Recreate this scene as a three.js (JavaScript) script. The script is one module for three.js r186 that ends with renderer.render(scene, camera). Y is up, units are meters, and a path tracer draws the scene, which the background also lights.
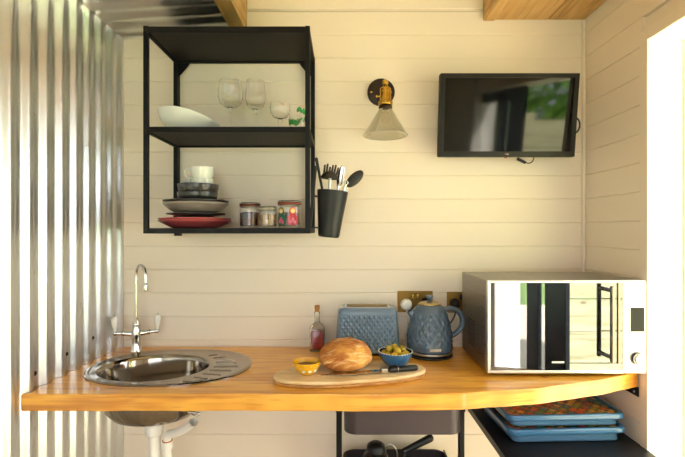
import * as THREE from 'three';
import { RoundedBoxGeometry } from 'three/addons/geometries/RoundedBoxGeometry.js';
import { mergeGeometries, mergeVertices, toCreasedNormals } from 'three/addons/utils/BufferGeometryUtils.js';
import { FontLoader } from 'three/addons/loaders/FontLoader.js';
import { TextGeometry } from 'three/addons/geometries/TextGeometry.js';

// ------------------------------------------------------------------ camera, sky, sun, exposure
const EYE = 1.4, CAMZ = 1.9, FOCAL = 440;                       // metres, metres, pixels on a 685 x 457 frame
const scene = new THREE.Scene();
const camera = new THREE.PerspectiveCamera(2 * Math.atan(228.5 / FOCAL) * 180 / Math.PI, 685 / 457, 0.05, 100);
camera.position.set(0, EYE, CAMZ);
camera.lookAt(0, EYE, 0);
camera.setViewOffset(685, 457, 0, -2, 685, 457);
camera.updateProjectionMatrix();
scene.background = new THREE.Color().setRGB(0.92, 0.97, 1.0);   // bright overcast sky, the only daylight besides the sun
scene.backgroundIntensity = 1.0;
const sun = new THREE.DirectionalLight(new THREE.Color().setRGB(1, 0.965, 0.91), 8);
sun.position.set(5.5, 9, -5);
sun.target.position.set(1.5, 0, 1.5);
sun.castShadow = true;
sun.shadow.mapSize.set(2048, 2048);
Object.assign(sun.shadow.camera, { left: -6, right: 6, top: 6, bottom: -6, near: 0.5, far: 30 });
sun.shadow.radius = 3;
scene.add(sun, sun.target);
const renderer = new THREE.WebGLRenderer({ antialias: true });
renderer.toneMapping = THREE.LinearToneMapping;
renderer.toneMappingExposure = 5.2;
renderer.shadowMap.enabled = true;
renderer.shadowMap.type = THREE.PCFSoftShadowMap;

// ------------------------------------------------------------------ helpers
let seedState = 7;
function rnd() { seedState = (seedState * 1664525 + 1013904223) >>> 0; return seedState / 4294967296; }
const rr = (a, b) => a + (b - a) * rnd();
const used = new Map();
function numbered(name) {
  const n = used.get(name) || 0; used.set(name, n + 1);
  return n ? name + '_' + String(n).padStart(3, '0') : name;
}
function obj(name, geo, mat, parent = scene) {
  const g = Array.isArray(geo) ? merge(geo) : geo;
  const m = new THREE.Mesh(g, mat);
  m.name = parent === scene ? numbered(name) : name;
  m.castShadow = m.receiveShadow = true;
  parent.add(m);
  return m;
}
function merge(list) {
  const l = list.map(g => {
    const q = g.index ? g.toNonIndexed() : g;
    for (const k of Object.keys(q.attributes)) if (!['position', 'normal', 'uv'].includes(k)) q.deleteAttribute(k);
    if (!q.attributes.uv) q.setAttribute('uv', new THREE.BufferAttribute(new Float32Array(q.attributes.position.count * 2), 2));
    return q;
  });
  return mergeGeometries(l);
}
function tag(o, label, category, group) {
  o.userData.label = label; o.userData.category = category;
  if (group) o.userData.group = group;
  return o;
}
function thing(name, label, category, [x, y, z] = [0, 0, 0], turn = 0, group) {
  const o = new THREE.Group(); o.name = numbered(name); scene.add(o);
  o.position.set(x, y, z); o.rotation.y = turn;
  return tag(o, label, category, group);
}
function struct(name, label) {
  const o = new THREE.Group(); o.name = numbered(name); o.userData.kind = 'structure';
  if (label) o.userData.label = label;
  scene.add(o); return o;
}
// a box from corner to corner
function box(x0, x1, y0, y1, z0, z1) {
  return worldUV(new THREE.BoxGeometry(x1 - x0, y1 - y0, z1 - z0).translate((x0 + x1) / 2, (y0 + y1) / 2, (z0 + z1) / 2));
}
function rbox(x0, x1, y0, y1, z0, z1, r = 0.004, seg = 3) {
  return worldUV(new RoundedBoxGeometry(x1 - x0, y1 - y0, z1 - z0, seg, r).translate((x0 + x1) / 2, (y0 + y1) / 2, (z0 + z1) / 2));
}
// uv in metres, chosen by the way each face points; along = axis that runs with u
function worldUV(g, ox = 0, oy = 0, along = 'x') {
  if (g.index) g = g.toNonIndexed();
  const p = g.attributes.position, n = g.attributes.normal, uv = new Float32Array(p.count * 2);
  for (let i = 0; i < p.count; i += 3) {
    let ax = 0, ay = 0, az = 0;
    for (let k = 0; k < 3; k++) { ax += Math.abs(n.getX(i + k)); ay += Math.abs(n.getY(i + k)); az += Math.abs(n.getZ(i + k)); }
    for (let k = 0; k < 3; k++) {
      const x = p.getX(i + k), y = p.getY(i + k), z = p.getZ(i + k);
      let u, v;
      if (ay >= ax && ay >= az) { u = x; v = z; } else if (az >= ax) { u = x; v = y; } else { u = z; v = y; }
      if (along === 'z') { if (ay >= ax && ay >= az) { u = z; v = x; } else if (az >= ax) { u = y; v = x; } else { u = z; v = y; } }
      uv[(i + k) * 2] = u + ox; uv[(i + k) * 2 + 1] = v + oy;
    }
  }
  g.setAttribute('uv', new THREE.BufferAttribute(uv, 2));
  return g;
}
const V = (x, y, z) => new THREE.Vector3(x, y, z);
function lathe(pts, seg = 40) { return new THREE.LatheGeometry(pts.map(([r, y]) => new THREE.Vector2(r, y)), seg); }
function tube(pts, r, seg = 40, rad = 10, closed = false) {
  const c = new THREE.CatmullRomCurve3(pts.map(p => p.isVector3 ? p : V(...p)), closed, 'centripetal');
  return new THREE.TubeGeometry(c, seg, r, rad, closed);
}
function cyl(x, y, z, r0, r1, h, seg = 24) { return new THREE.CylinderGeometry(r1, r0, h, seg).translate(x, y + h / 2, z); }
function rod(a, b, r0, r1 = r0, seg = 16) {        // tapered round bar from a to b
  const A = V(...a), B = V(...b), L = A.distanceTo(B);
  const g = new THREE.CylinderGeometry(r1, r0, L, seg);
  g.applyQuaternion(new THREE.Quaternion().setFromUnitVectors(V(0, 1, 0), B.clone().sub(A).normalize()));
  return g.translate((A.x + B.x) / 2, (A.y + B.y) / 2, (A.z + B.z) / 2);
}
function ball(x, y, z, rx, ry = rx, rz = rx, w = 20, h = 14) { return new THREE.SphereGeometry(1, w, h).scale(rx, ry, rz).translate(x, y, z); }
function smooth(g) { g.deleteAttribute('uv'); g.deleteAttribute('normal'); const q = mergeVertices(g, 1e-5); q.computeVertexNormals(); return q; }
function deform(g, f) {
  const p = g.attributes.position, v = new THREE.Vector3();
  for (let i = 0; i < p.count; i++) { v.fromBufferAttribute(p, i); f(v); p.setXYZ(i, v.x, v.y, v.z); }
  g.computeVertexNormals(); return g;
}
// extrude a plan outline ([x, z] pairs) from y0 to y1
function planShape(pts) { return new THREE.Shape(pts.map(([x, z]) => new THREE.Vector2(x, -z))); }
function slab(shape, y0, y1, bevel = 0, seg = 3) {
  const g = new THREE.ExtrudeGeometry(shape, { depth: y1 - y0 - 2 * bevel, bevelEnabled: bevel > 0, bevelSize: bevel, bevelThickness: bevel, bevelOffset: -bevel, bevelSegments: seg, curveSegments: 24 });
  return g.rotateX(-Math.PI / 2).translate(0, y0 + bevel, 0);
}

// ------------------------------------------------------------------ procedural textures
function hash(ix, iy, s) { let h = (ix * 374761393 + iy * 668265263 + s * 2147483647) | 0; h = Math.imul(h ^ (h >>> 13), 1274126177); h ^= h >>> 16; return (h >>> 0) / 4294967296; }
function vnoise(x, y, px, py, s) {                              // value noise repeating after px, py cells
  const ix = Math.floor(x), iy = Math.floor(y), fx = x - ix, fy = y - iy;
  const u = fx * fx * (3 - 2 * fx), v = fy * fy * (3 - 2 * fy), m = (a, b) => ((a % b) + b) % b;
  const a = hash(m(ix, px), m(iy, py), s), b = hash(m(ix + 1, px), m(iy, py), s), c = hash(m(ix, px), m(iy + 1, py), s), d = hash(m(ix + 1, px), m(iy + 1, py), s);
  return a + (b - a) * u + (c - a) * v + (a - b - c + d) * u * v;
}
function fbm(u, v, fx, fy, oct, s) { let t = 0, a = 0.5, n = 0; for (let o = 0; o < oct; o++) { t += a * vnoise(u * fx, v * fy, fx, fy, s + o); n += a; a *= 0.55; fx *= 2; fy *= 2; } return t / n; }
function makeTex(w, h, f, { srgb = false, rx = 1, ry = 1 } = {}) {  // f(u, v) -> [r, g, b] in 0..1; one repeat covers 1/rx by 1/ry metres
  const d = new Uint8Array(w * h * 4);
  for (let j = 0; j < h; j++) for (let i = 0; i < w; i++) {
    const c = f(i / w, j / h), k = (j * w + i) * 4;
    d[k] = Math.max(0, Math.min(255, c[0] * 255)); d[k + 1] = Math.max(0, Math.min(255, c[1] * 255)); d[k + 2] = Math.max(0, Math.min(255, c[2] * 255)); d[k + 3] = 255;
  }
  const t = new THREE.DataTexture(d, w, h);
  t.wrapS = t.wrapT = THREE.RepeatWrapping; t.magFilter = THREE.LinearFilter; t.minFilter = THREE.LinearMipmapLinearFilter; t.generateMipmaps = true;
  if (srgb) t.colorSpace = THREE.SRGBColorSpace;
  t.repeat.set(rx, ry); t.needsUpdate = true; return t;
}
const mixc = (a, b, t) => [0, 1, 2].map(k => a[k] + (b[k] - a[k]) * Math.max(0, Math.min(1, t)));
const hex = h => [(h >> 16 & 255) / 255, (h >> 8 & 255) / 255, (h & 255) / 255];
function woodTex(w, h, pal, { s = 1, fu = 2, fv = 8, rings = 14, streak = 60, rx = 0.5, ry = 1, knots = [] } = {}) {
  const [light, mid, dark] = pal.map(hex);
  return makeTex(w, h, (u, v) => {
    let warp = fbm(u, v, fu, fv / 2, 3, s) * 0.9 + fbm(u, v, fu * 2, fv * 2, 3, s + 20) * 0.12;
    for (const [ku, kv, kr] of knots) { let du = Math.abs(u - ku), dv = Math.abs(v - kv); du = Math.min(du, 1 - du); dv = Math.min(dv, 1 - dv); warp += 0.5 * Math.exp(-(du * du * 4 + dv * dv) / (kr * kr)); }
    const ring = 0.5 + 0.5 * Math.sin(2 * Math.PI * (warp * rings));
    const fine = fbm(u, v, fu * 3, streak, 3, s + 40), pore = fbm(u, v, fu * 12, streak * 3, 2, s + 60), broad = fbm(u, v, fu, fv / 2, 2, s + 80);
    let c = mixc(light, mid, ring * 0.55 + broad * 0.6 - 0.1);
    c = mixc(c, dark, Math.max(0, fine - 0.52) * 1.7 + Math.max(0, pore - 0.66) * 1.2);
    for (const [ku, kv, kr] of knots) { let du = Math.abs(u - ku), dv = Math.abs(v - kv); du = Math.min(du, 1 - du); dv = Math.min(dv, 1 - dv); c = mixc(c, dark, 1.3 * Math.exp(-(du * du * 4 + dv * dv) / (kr * kr * 0.08))); }
    return c;
  }, { srgb: true, rx, ry });
}
const texCounter = woodTex(1024, 512, [0xf3b445, 0xe2992c, 0xa65c18], { s: 3, fu: 2, fv: 8, rings: 9, streak: 48, rx: 0.55, ry: 1.4, knots: [[0.22, 0.3, 0.05], [0.7, 0.62, 0.06], [0.45, 0.85, 0.04]] });
const texCeil = woodTex(512, 512, [0xdcb577, 0xc79b5d, 0x956e3a], { s: 11, fu: 2, fv: 6, rings: 7, streak: 40, rx: 0.7, ry: 2, knots: [[0.3, 0.35, 0.07], [0.75, 0.7, 0.06]] });
const texBoard = woodTex(512, 256, [0xf0d8ac, 0xe0b980, 0xb98a50], { s: 21, fu: 2, fv: 6, rings: 6, streak: 40, rx: 1.6, ry: 4 });
const texBark = woodTex(256, 256, [0xd9a25c, 0xb97a3c, 0x6e3f1e], { s: 61, fu: 3, fv: 8, rings: 4, streak: 30, rx: 3, ry: 6 });
const texFence = woodTex(512, 256, [0xcbc8a2, 0xb8b388, 0x8a835c], { s: 31, fu: 2, fv: 6, rings: 5, streak: 30, rx: 0.5, ry: 2, knots: [[0.4, 0.5, 0.08]] });
const texFloor = woodTex(512, 512, [0xcdb898, 0xb39d7c, 0x84705a], { s: 41, rx: 0.5, ry: 1 });
const texPaint = makeTex(256, 256, (u, v) => { const n = 0.5 + 0.25 * (fbm(u, v, 8, 64, 3, 5) - 0.5) + 0.25 * (fbm(u, v, 32, 32, 3, 9) - 0.5); return [n, n, n]; }, { rx: 2, ry: 2 });
const texGalv = makeTex(512, 512, (u, v) => { const n = 0.42 + 0.14 * (fbm(u, v, 24, 24, 3, 15) - 0.5) + 0.12 * (fbm(u, v, 6, 6, 3, 17) - 0.5); return [n, n, n]; }, { rx: 2, ry: 2 });
const texBrushed = makeTex(256, 256, (u, v) => { const n = 0.5 + 0.5 * (fbm(u, v, 4, 128, 2, 25) - 0.5); return [n, n, n]; }, { rx: 6, ry: 6 });
const texSpeck = makeTex(256, 256, (u, v) => { const n = fbm(u, v, 64, 64, 3, 33); return [n, n, n]; }, { rx: 6, ry: 6 });

// ------------------------------------------------------------------ materials
const std = (color, roughness, o = {}) => new THREE.MeshStandardMaterial({ color, roughness, ...o });
const phys = (color, roughness, o = {}) => new THREE.MeshPhysicalMaterial({ color, roughness, ...o });
const M = {
  cream: std(0xefe2d2, 0.5, { bumpMap: texPaint, bumpScale: 0.0006 }),
  white: std(0xf7f1e6, 0.45),
  galv: std(0xdedfe0, 0.79, { metalness: 1, roughnessMap: texGalv }),
  counter: phys(0xffffff, 0.42, { map: texCounter, clearcoat: 0.6, clearcoatRoughness: 0.16 }),
  ceilWood: std(0xffffff, 0.6, { map: texCeil }),
  floorWood: std(0xffffff, 0.55, { map: texFloor }),
  fence: std(0xffffff, 0.85, { map: texFence }),
  black: std(0x100f12, 0.45),
  blackMetal: phys(0x070608, 0.5, { specularIntensity: 0.5 }),
  shelfPanel: phys(0x15110e, 0.55, { specularIntensity: 0.5 }),
  doorBlack: std(0x1b1d22, 0.4),
  steel: std(0xa39a90, 0.11, { metalness: 1 }),
  chrome: std(0xd8d6d2, 0.08, { metalness: 1 }),
  silver: std(0xbfbcb8, 0.32, { metalness: 1 }),
  brass: std(0xc9a045, 0.26, { metalness: 1 }),
  agedBrass: std(0x8a6c38, 0.42, { metalness: 1 }),
  bronze: std(0x2e211b, 0.45, { metalness: 0.5 }),
  ceramic: phys(0xf4f1ea, 0.2, { clearcoat: 0.5 }),
  glass: phys(0xffffff, 0.02, { transmission: 1, thickness: 0, ior: 1.5 }),
  pane: phys(0xffffff, 0.0, { transmission: 1, thickness: 0, ior: 1.5 }),
  solidGlass: phys(0xffffff, 0.0, { transmission: 1, thickness: 0.01, ior: 1.48 }),
  plastic: std(0xf2f0ec, 0.4),
  screw: std(0x2c2a29, 0.5, { metalness: 0.6 }),
};
const glassThin = new THREE.MeshPhysicalMaterial({ color: 0xffffff, roughness: 0.02, transmission: 1, thickness: 0, ior: 1.5 });

// ------------------------------------------------------------------ the room
const XR = 1.045, FRONTZ = 3.3;
const PITCH = 0.0748;
const corr = p => { const s = 1.08 * Math.sin(p), a = Math.abs(s); return 0.0079 * Math.sign(s) * (a < 0.75 ? a : 0.75 + 0.25 * Math.tanh((a - 0.75) / 0.25)); };   // flat crests and troughs, straight flanks
const wallX = z => -0.950 - 0.045 * z + corr(2 * Math.PI * (z - 0.138) / PITCH);

{ // back wall of painted boards
  const w = struct('wall_back', 'cream painted wall of horizontal tongue and groove boards');
  obj('wall_core', box(-1.3, 1.4, -0.1, 2.75, -0.14, -0.0165), M.cream, w);
  const h0 = 1.840 - 18 * 0.1015;
  const prof = (hgt, len) => {                                    // chamfered board, face at z = 0
    const c = 0.0028, s = new THREE.Shape();
    s.moveTo(-0.016, 0); s.lineTo(-c, 0); s.lineTo(0, c); s.lineTo(0, hgt - c); s.lineTo(-c, hgt); s.lineTo(-0.016, hgt);
    return new THREE.ExtrudeGeometry(s, { depth: len, bevelEnabled: false });   // extrudes along z
  };
  const g = prof(0.1013, 2.06).rotateY(-Math.PI / 2);               // shape x -> world z, extrusion -> -x
  const gb = worldUV(g);
  for (let k = 0; k < 23; k++) { const m = obj('plank', gb, M.cream, w); m.position.set(1.04, h0 + 0.1015 * k + 0.0001, 0); }
  obj('top_plank', box(-0.98, 1.045, 2.349, 2.60, -0.016, 0), M.cream, w);
  const t = struct('trim_1', 'cream picture rail at the top of the back wall');
  obj('rail', rbox(-0.41, 0.605, 2.352, 2.392, 0, 0.012, 0.004), M.cream, t);
  const c = struct('trim_2', 'cream bead in the corner between back and right wall');
  obj('bead', rbox(XR - 0.014, XR, 0.2, 2.305, 0, 0.012, 0.004), M.cream, c);

  // right wall: boards short of the doorway, over it and beyond it
  const r = struct('wall_right', 'cream painted board wall with a doorway');
  obj('wall_core', [box(XR + 0.0165, XR + 0.15, -0.1, 2.75, -0.14, 0.375), box(XR + 0.0165, XR + 0.15, 2.085, 2.75, 0.375, 1.94), box(XR + 0.0165, XR + 0.15, -0.1, 2.75, 1.94, FRONTZ + 0.1)], M.cream, r);
  const part = (len, z0, lo, hi) => {
    const q = worldUV(prof(0.1013, len).scale(-1, 1, 1).translate(XR, 0, 0));
    const ix = q.attributes.position; for (let i = 0; i < ix.count; i += 3) { // turn the mirrored faces back out
      for (const a of ['position', 'normal', 'uv']) { const t2 = q.attributes[a], n = t2.itemSize; for (let e = 0; e < n; e++) { const x = t2.array[(i + 1) * n + e]; t2.array[(i + 1) * n + e] = t2.array[(i + 2) * n + e]; t2.array[(i + 2) * n + e] = x; } }
    }
    for (let k = 0; k < 24; k++) { const y = h0 + 0.1015 * k + 0.0001; if (y < lo || y > hi) continue; const m = obj('plank', q, M.cream, r); m.position.set(0, y, z0); }
  };
  part(0.364, 0.0, -1, 9);
  part(1.575, 0.365, 2.08, 9);
  part(FRONTZ - 1.94, 1.94, -1, 9);
  obj('top_plank', box(XR, XR + 0.016, 2.449, 2.60, 0, FRONTZ), M.cream, r);

  // doorway lining and casing
  const d = struct('trim_3', 'white doorway lining');
  obj('jamb', rbox(XR - 0.001, XR + 0.17, 0, 2.05, 0.366, 0.40, 0.003), M.white, d);
  obj('jamb', rbox(XR - 0.001, XR + 0.17, 0, 2.05, 1.905, 1.94, 0.003), M.white, d);
  obj('head', rbox(XR - 0.001, XR + 0.17, 2.05, 2.085, 0.366, 1.94, 0.003), M.white, d);
  obj('door_stop', rbox(XR + 0.116, XR + 0.15, 0, 2.05, 0.40, 0.412, 0.003), M.white, d);
  const k = struct('trim_4', 'flat cream casing around the doorway');
  obj('casing', [rbox(XR - 0.006, XR, 0, 2.09, 0.362, 0.3995, 0.002), rbox(XR - 0.006, XR, 2.0505, 2.09, 0.40, 1.905, 0.002), rbox(XR - 0.006, XR, 0, 2.09, 1.9055, 1.943, 0.002)], M.cream, k);

  // black glazed doors in the far half of the doorway
  const f = struct('door_1', 'black framed glazed door leaf');
  obj('stile', rbox(XR + 0.063, XR + 0.087, 0.01, 2.045, 1.085, 1.31, 0.004), M.doorBlack, f);
  obj('stile', rbox(XR + 0.063, XR + 0.087, 0.01, 2.045, 1.395, 1.547, 0.004), M.doorBlack, f);
  obj('rail', rbox(XR + 0.063, XR + 0.087, 1.965, 2.045, 1.31, 1.904, 0.004), M.doorBlack, f);
  obj('rail', rbox(XR + 0.063, XR + 0.087, 0.01, 0.20, 1.31, 1.904, 0.004), M.doorBlack, f);
  obj('pane', box(XR + 0.073, XR + 0.077, 0.20, 1.965, 1.547, 1.904), M.pane, f);
  obj('pane', box(XR + 0.073, XR + 0.077, 0.20, 1.965, 1.31, 1.395), M.pane, f);
}
{ // corrugated metal wall on the left, with the hut's outer skin behind it
  const w = struct('wall_left', 'galvanised corrugated metal wall');
  obj('outer_skin', box(-1.35, -1.25, -0.1, 2.75, -0.14, FRONTZ + 0.1), M.cream, w);
  const n = Math.round(FRONTZ / PITCH * 16), pos = [], uv = [], idx = [], nor = [];
  for (let i = 0; i <= n; i++) {
    const z = FRONTZ * i / n, x = wallX(z), dx = (wallX(z + 1e-4) - wallX(z - 1e-4)) / 2e-4, l = Math.hypot(1, dx);
    for (const y of [0, 2.6]) { pos.push(x, y, z); uv.push(z, y); nor.push(1 / l, 0, -dx / l); }
    if (i < n) { const a = i * 2; idx.push(a, a + 1, a + 2, a + 2, a + 1, a + 3); }
  }
  const g = new THREE.BufferGeometry();
  g.setAttribute('position', new THREE.Float32BufferAttribute(pos, 3)); g.setAttribute('normal', new THREE.Float32BufferAttribute(nor, 3)); g.setAttribute('uv', new THREE.Float32BufferAttribute(uv, 2)); g.setIndex(idx);
  obj('corrugated_sheet', g, M.galv, w);
  const sg = mergeGeometries([new THREE.SphereGeometry(0.0055, 10, 6, 0, Math.PI * 2, 0, Math.PI / 2), new THREE.CylinderGeometry(0.0075, 0.0075, 0.002, 12)]).rotateZ(-Math.PI / 2);
  for (const [k, y] of [[7, 0.915], [7, 0.82], [5, 0.945], [3, 0.965], [1, 0.985], [4, 2.21], [8, 1.86]]) {
    const z = 0.138 + PITCH * (k - 0.16); const m = obj('screw', sg, M.screw, w); m.position.set(wallX(z) + 0.001, y, z);
  }
}
{ // ceiling: corrugated metal on the left, a raised painted middle, timber boards on the right
  const c = struct('ceiling', 'ceiling of corrugated metal, painted panel and timber boards');
  const n = Math.round(FRONTZ / PITCH * 16), pos = [], uv = [], idx = [];
  for (let i = 0; i <= n; i++) {
    const z = FRONTZ * i / n;
    for (const [x, y] of [[-1.13, 2.219], [-0.47, 2.262]]) { pos.push(x, y + 0.03 * z + corr(2 * Math.PI * (z - 0.1) / PITCH), z); uv.push(z, x); }
    if (i < n) { const a = i * 2; idx.push(a, a + 1, a + 2, a + 2, a + 1, a + 3); }
  }
  const g = new THREE.BufferGeometry();
  g.setAttribute('position', new THREE.Float32BufferAttribute(pos, 3)); g.setAttribute('uv', new THREE.Float32BufferAttribute(uv, 2)); g.setIndex(idx); g.computeVertexNormals();
  obj('corrugated_sheet', g, M.galv, c);
  obj('roof_deck', box(-1.35, 1.25, 2.60, 2.72, -0.14, FRONTZ + 0.1), M.cream, c);
  const plank = (x0, x1, o) => obj('ceiling_plank', worldUV(new RoundedBoxGeometry(x1 - x0 - 0.003, 0.03, FRONTZ - 0.002, 2, 0.002).translate((x0 + x1) / 2, 2.324, FRONTZ / 2 + 0.001), o, o * 0.37, 'z'), M.ceilWood, c);
  plank(0.655, 0.885, 0.2); plank(0.886, 1.044, 0.75);
  const b = struct('trim_5', 'timber ceiling beam beside the metal sheet');
  obj('beam', worldUV(new RoundedBoxGeometry(0.065, 0.34, FRONTZ, 3, 0.003).translate(-0.4445, 2.423, FRONTZ / 2), 0.4, 0.15, 'z'), M.ceilWood, b);
  const f = struct('trim_6', 'timber edge beam of the boarded ceiling');
  obj('beam', worldUV(new RoundedBoxGeometry(0.048, 0.29, FRONTZ, 3, 0.003).translate(0.631, 2.4495, FRONTZ / 2), 0.9, 0.6, 'z'), M.ceilWood, f);
}
{ // floor and the wall behind the camera with its window
  const f = struct('floor', 'timber floor');
  for (let k = 0; k < 17; k++) obj('floor_board', worldUV(new THREE.BoxGeometry(0.136, 0.03, FRONTZ + 0.1).translate(-1.12 + k * 0.138, -0.015, FRONTZ / 2), k * 0.31, k * 0.17, 'z'), M.floorWood, f);
  obj('subfloor', box(-1.25, XR + 0.17, -0.1, -0.031, -0.02, FRONTZ + 0.1), M.floorWood, f);
  const w = struct('wall_front', 'painted wall behind the viewer with a window');
  const X0 = -0.95, X1 = 0.45, Y0 = 0.55, Y1 = 2.15;
  obj('wall_core', [box(-1.25, X0, 0, 2.6, FRONTZ, FRONTZ + 0.1), box(X1, XR + 0.016, 0, 2.6, FRONTZ, FRONTZ + 0.1), box(X0, X1, 0, Y0, FRONTZ, FRONTZ + 0.1), box(X0, X1, Y1, 2.6, FRONTZ, FRONTZ + 0.1)], M.cream, w);
  const n = struct('window_1', 'white framed window');
  const t = 0.045, zz = FRONTZ + 0.03;
  obj('window_frame', [rbox(X0, X0 + t, Y0, Y1, zz, zz + 0.05), rbox(X1 - t, X1, Y0, Y1, zz, zz + 0.05), rbox(X0 + t, X1 - t, Y0, Y0 + t, zz, zz + 0.05), rbox(X0 + t, X1 - t, Y1 - t, Y1, zz, zz + 0.05), rbox(-0.27, -0.23, Y0 + t, Y1 - t, zz, zz + 0.05)], M.white, n);
  obj('pane', box(X0 + t, -0.27, Y0 + t, Y1 - t, zz + 0.023, zz + 0.027), M.pane, n);
  obj('pane', box(-0.23, X1 - t, Y0 + t, Y1 - t, zz + 0.023, zz + 0.027), M.pane, n);
}
{ // the garden that the screen and the microwave door mirror through the doorway, plus paving added for bounce light
  const g = obj('garden_lawn', worldUV(new THREE.PlaneGeometry(24, 24).rotateX(-Math.PI / 2).translate(6, -0.35, 3)), std(0x6f8a45, 0.95));
  const pv = obj('garden_bounce_paving', worldUV(new THREE.BoxGeometry(3.4, 0.06, 9.4).translate(2.92, -0.319, 4.2)), std(0xd9cbb0, 0.9, { bumpMap: texSpeck, bumpScale: 0.002 })); pv.userData.kind = 'structure'; pv.userData.label = 'unseen pale paving added outside the doorway to bounce sunlight in';  // unseen paving, added so sunlight bounces warm up to the ceiling
  g.userData.kind = 'structure'; g.userData.label = 'lawn outside the doorway';
  const f = thing('garden_fence', 'weathered timber board fence outside the doorway, seen in the microwave door', 'fence', [1.55, -0.35, 2.15]);
  for (let k = 0; k < 9; k++) { const m = obj('fence_board', worldUV(new RoundedBoxGeometry(1.8, 0.228, 0.03, 2, 0.003), k * 0.37, k * 0.29), M.fence, f); m.position.set(0.9, 0.18 + k * 0.237, 0); }
  for (const x of [0.05, 0.9, 1.75]) obj('fence_post', rbox(x - 0.045, x + 0.045, 0, 2.25, 0.016, 0.106), M.fence, f);
  // foliage: many leaf quads over an irregular crown
  const leaf = new THREE.BufferGeometry(), lp = [], li = [];
  for (let i = 0; i < 14000; i++) {
    const a = rr(0, 6.283), u = rr(-1, 1), q = Math.sqrt(1 - u * u), rad = Math.pow(rr(0.4, 1), 0.5);
    const c = V(2.7 + 1.9 * rad * q * Math.cos(a), 2.3 + 1.25 * rad * u, 3.2 + 0.75 * rad * q * Math.sin(a));
    const d1 = V(rr(-1, 1), rr(-1, 1), rr(-1, 1)).normalize().multiplyScalar(0.06), d2 = V(rr(-1, 1), rr(-1, 1), rr(-1, 1)).normalize().multiplyScalar(0.03), b = lp.length / 3;
    for (const s of [[-1, 0], [0, -1], [1, 0], [0, 1]]) lp.push(c.x + d1.x * s[0] + d2.x * s[1], c.y + d1.y * s[0] + d2.y * s[1], c.z + d1.z * s[0] + d2.z * s[1]);
    li.push(b, b + 1, b + 2, b, b + 2, b + 3);
  }
  leaf.setAttribute('position', new THREE.Float32BufferAttribute(lp, 3)); leaf.setIndex(li); leaf.computeVertexNormals();
  const t = thing('garden_tree', 'leafy green tree behind the garden fence', 'tree', [0, 0, 0]);
  const lm = obj('foliage', leaf, phys(0x7fb22e, 0.8, { side: THREE.DoubleSide, transmission: 0.35, thickness: 0 }), t); lm.userData.kind = 'stuff';
  obj('trunk', rod([2.6, -0.35, 3.2], [2.6, 2.2, 3.2], 0.09, 0.05), std(0x5a4632, 0.9), t);
}

// ------------------------------------------------------------------ worktop with the sink cut-out
const TOP = 0.90, SX = -0.628, SZ = 0.283;
const outer = a => { const c = Math.cos(a), s = Math.sin(a), n = 2.25; const r = Math.pow(Math.pow(Math.abs(c) / 0.290, n) + Math.pow(Math.abs(s) / 0.215, n), -1 / n); return [SX + r * c, SZ + r * s]; };
{
  const pts = [];
  for (let i = 0; i <= 120; i++) { const z = 0.003 + (0.558 - 0.003) * i / 120; pts.push([wallX(z) + 0.002, z]); }
  const front = new THREE.CatmullRomCurve3([[-0.97, 0.558], [-0.6, 0.557], [-0.2, 0.556], [0.1, 0.559], [0.365, 0.545], [0.594, 0.508], [0.822, 0.440], [1.040, 0.350]].map(([x, z]) => V(x, 0, z)), false, 'centripetal');
  for (let i = 1; i <= 160; i++) { const p = front.getPoint(i / 160); pts.push([Math.min(p.x, 1.040), p.z + (i > 8 && i < 157 ? 0.0018 * Math.sin(p.x * 23) + 0.0012 * Math.sin(p.x * 51 + 1) : 0)]); }
  pts.push([1.040, 0.003]);
  const s = planShape(pts);
  const hole = new THREE.Path(); for (let i = 0; i <= 72; i++) { const [x, z] = outer(-i / 72 * Math.PI * 2); const hx = SX + (x - SX) * 0.95, hz = SZ + (z - SZ) * 0.95; i ? hole.lineTo(hx, -hz) : hole.moveTo(hx, -hz); }
  s.holes.push(hole);
  const g = worldUV(slab(s, TOP - 0.052, TOP, 0.004, 3), 0.13, 0.21);
  tag(obj('worktop', g, M.counter), 'golden varnished timber worktop with a waney front edge along the back wall', 'worktop');
}
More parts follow.
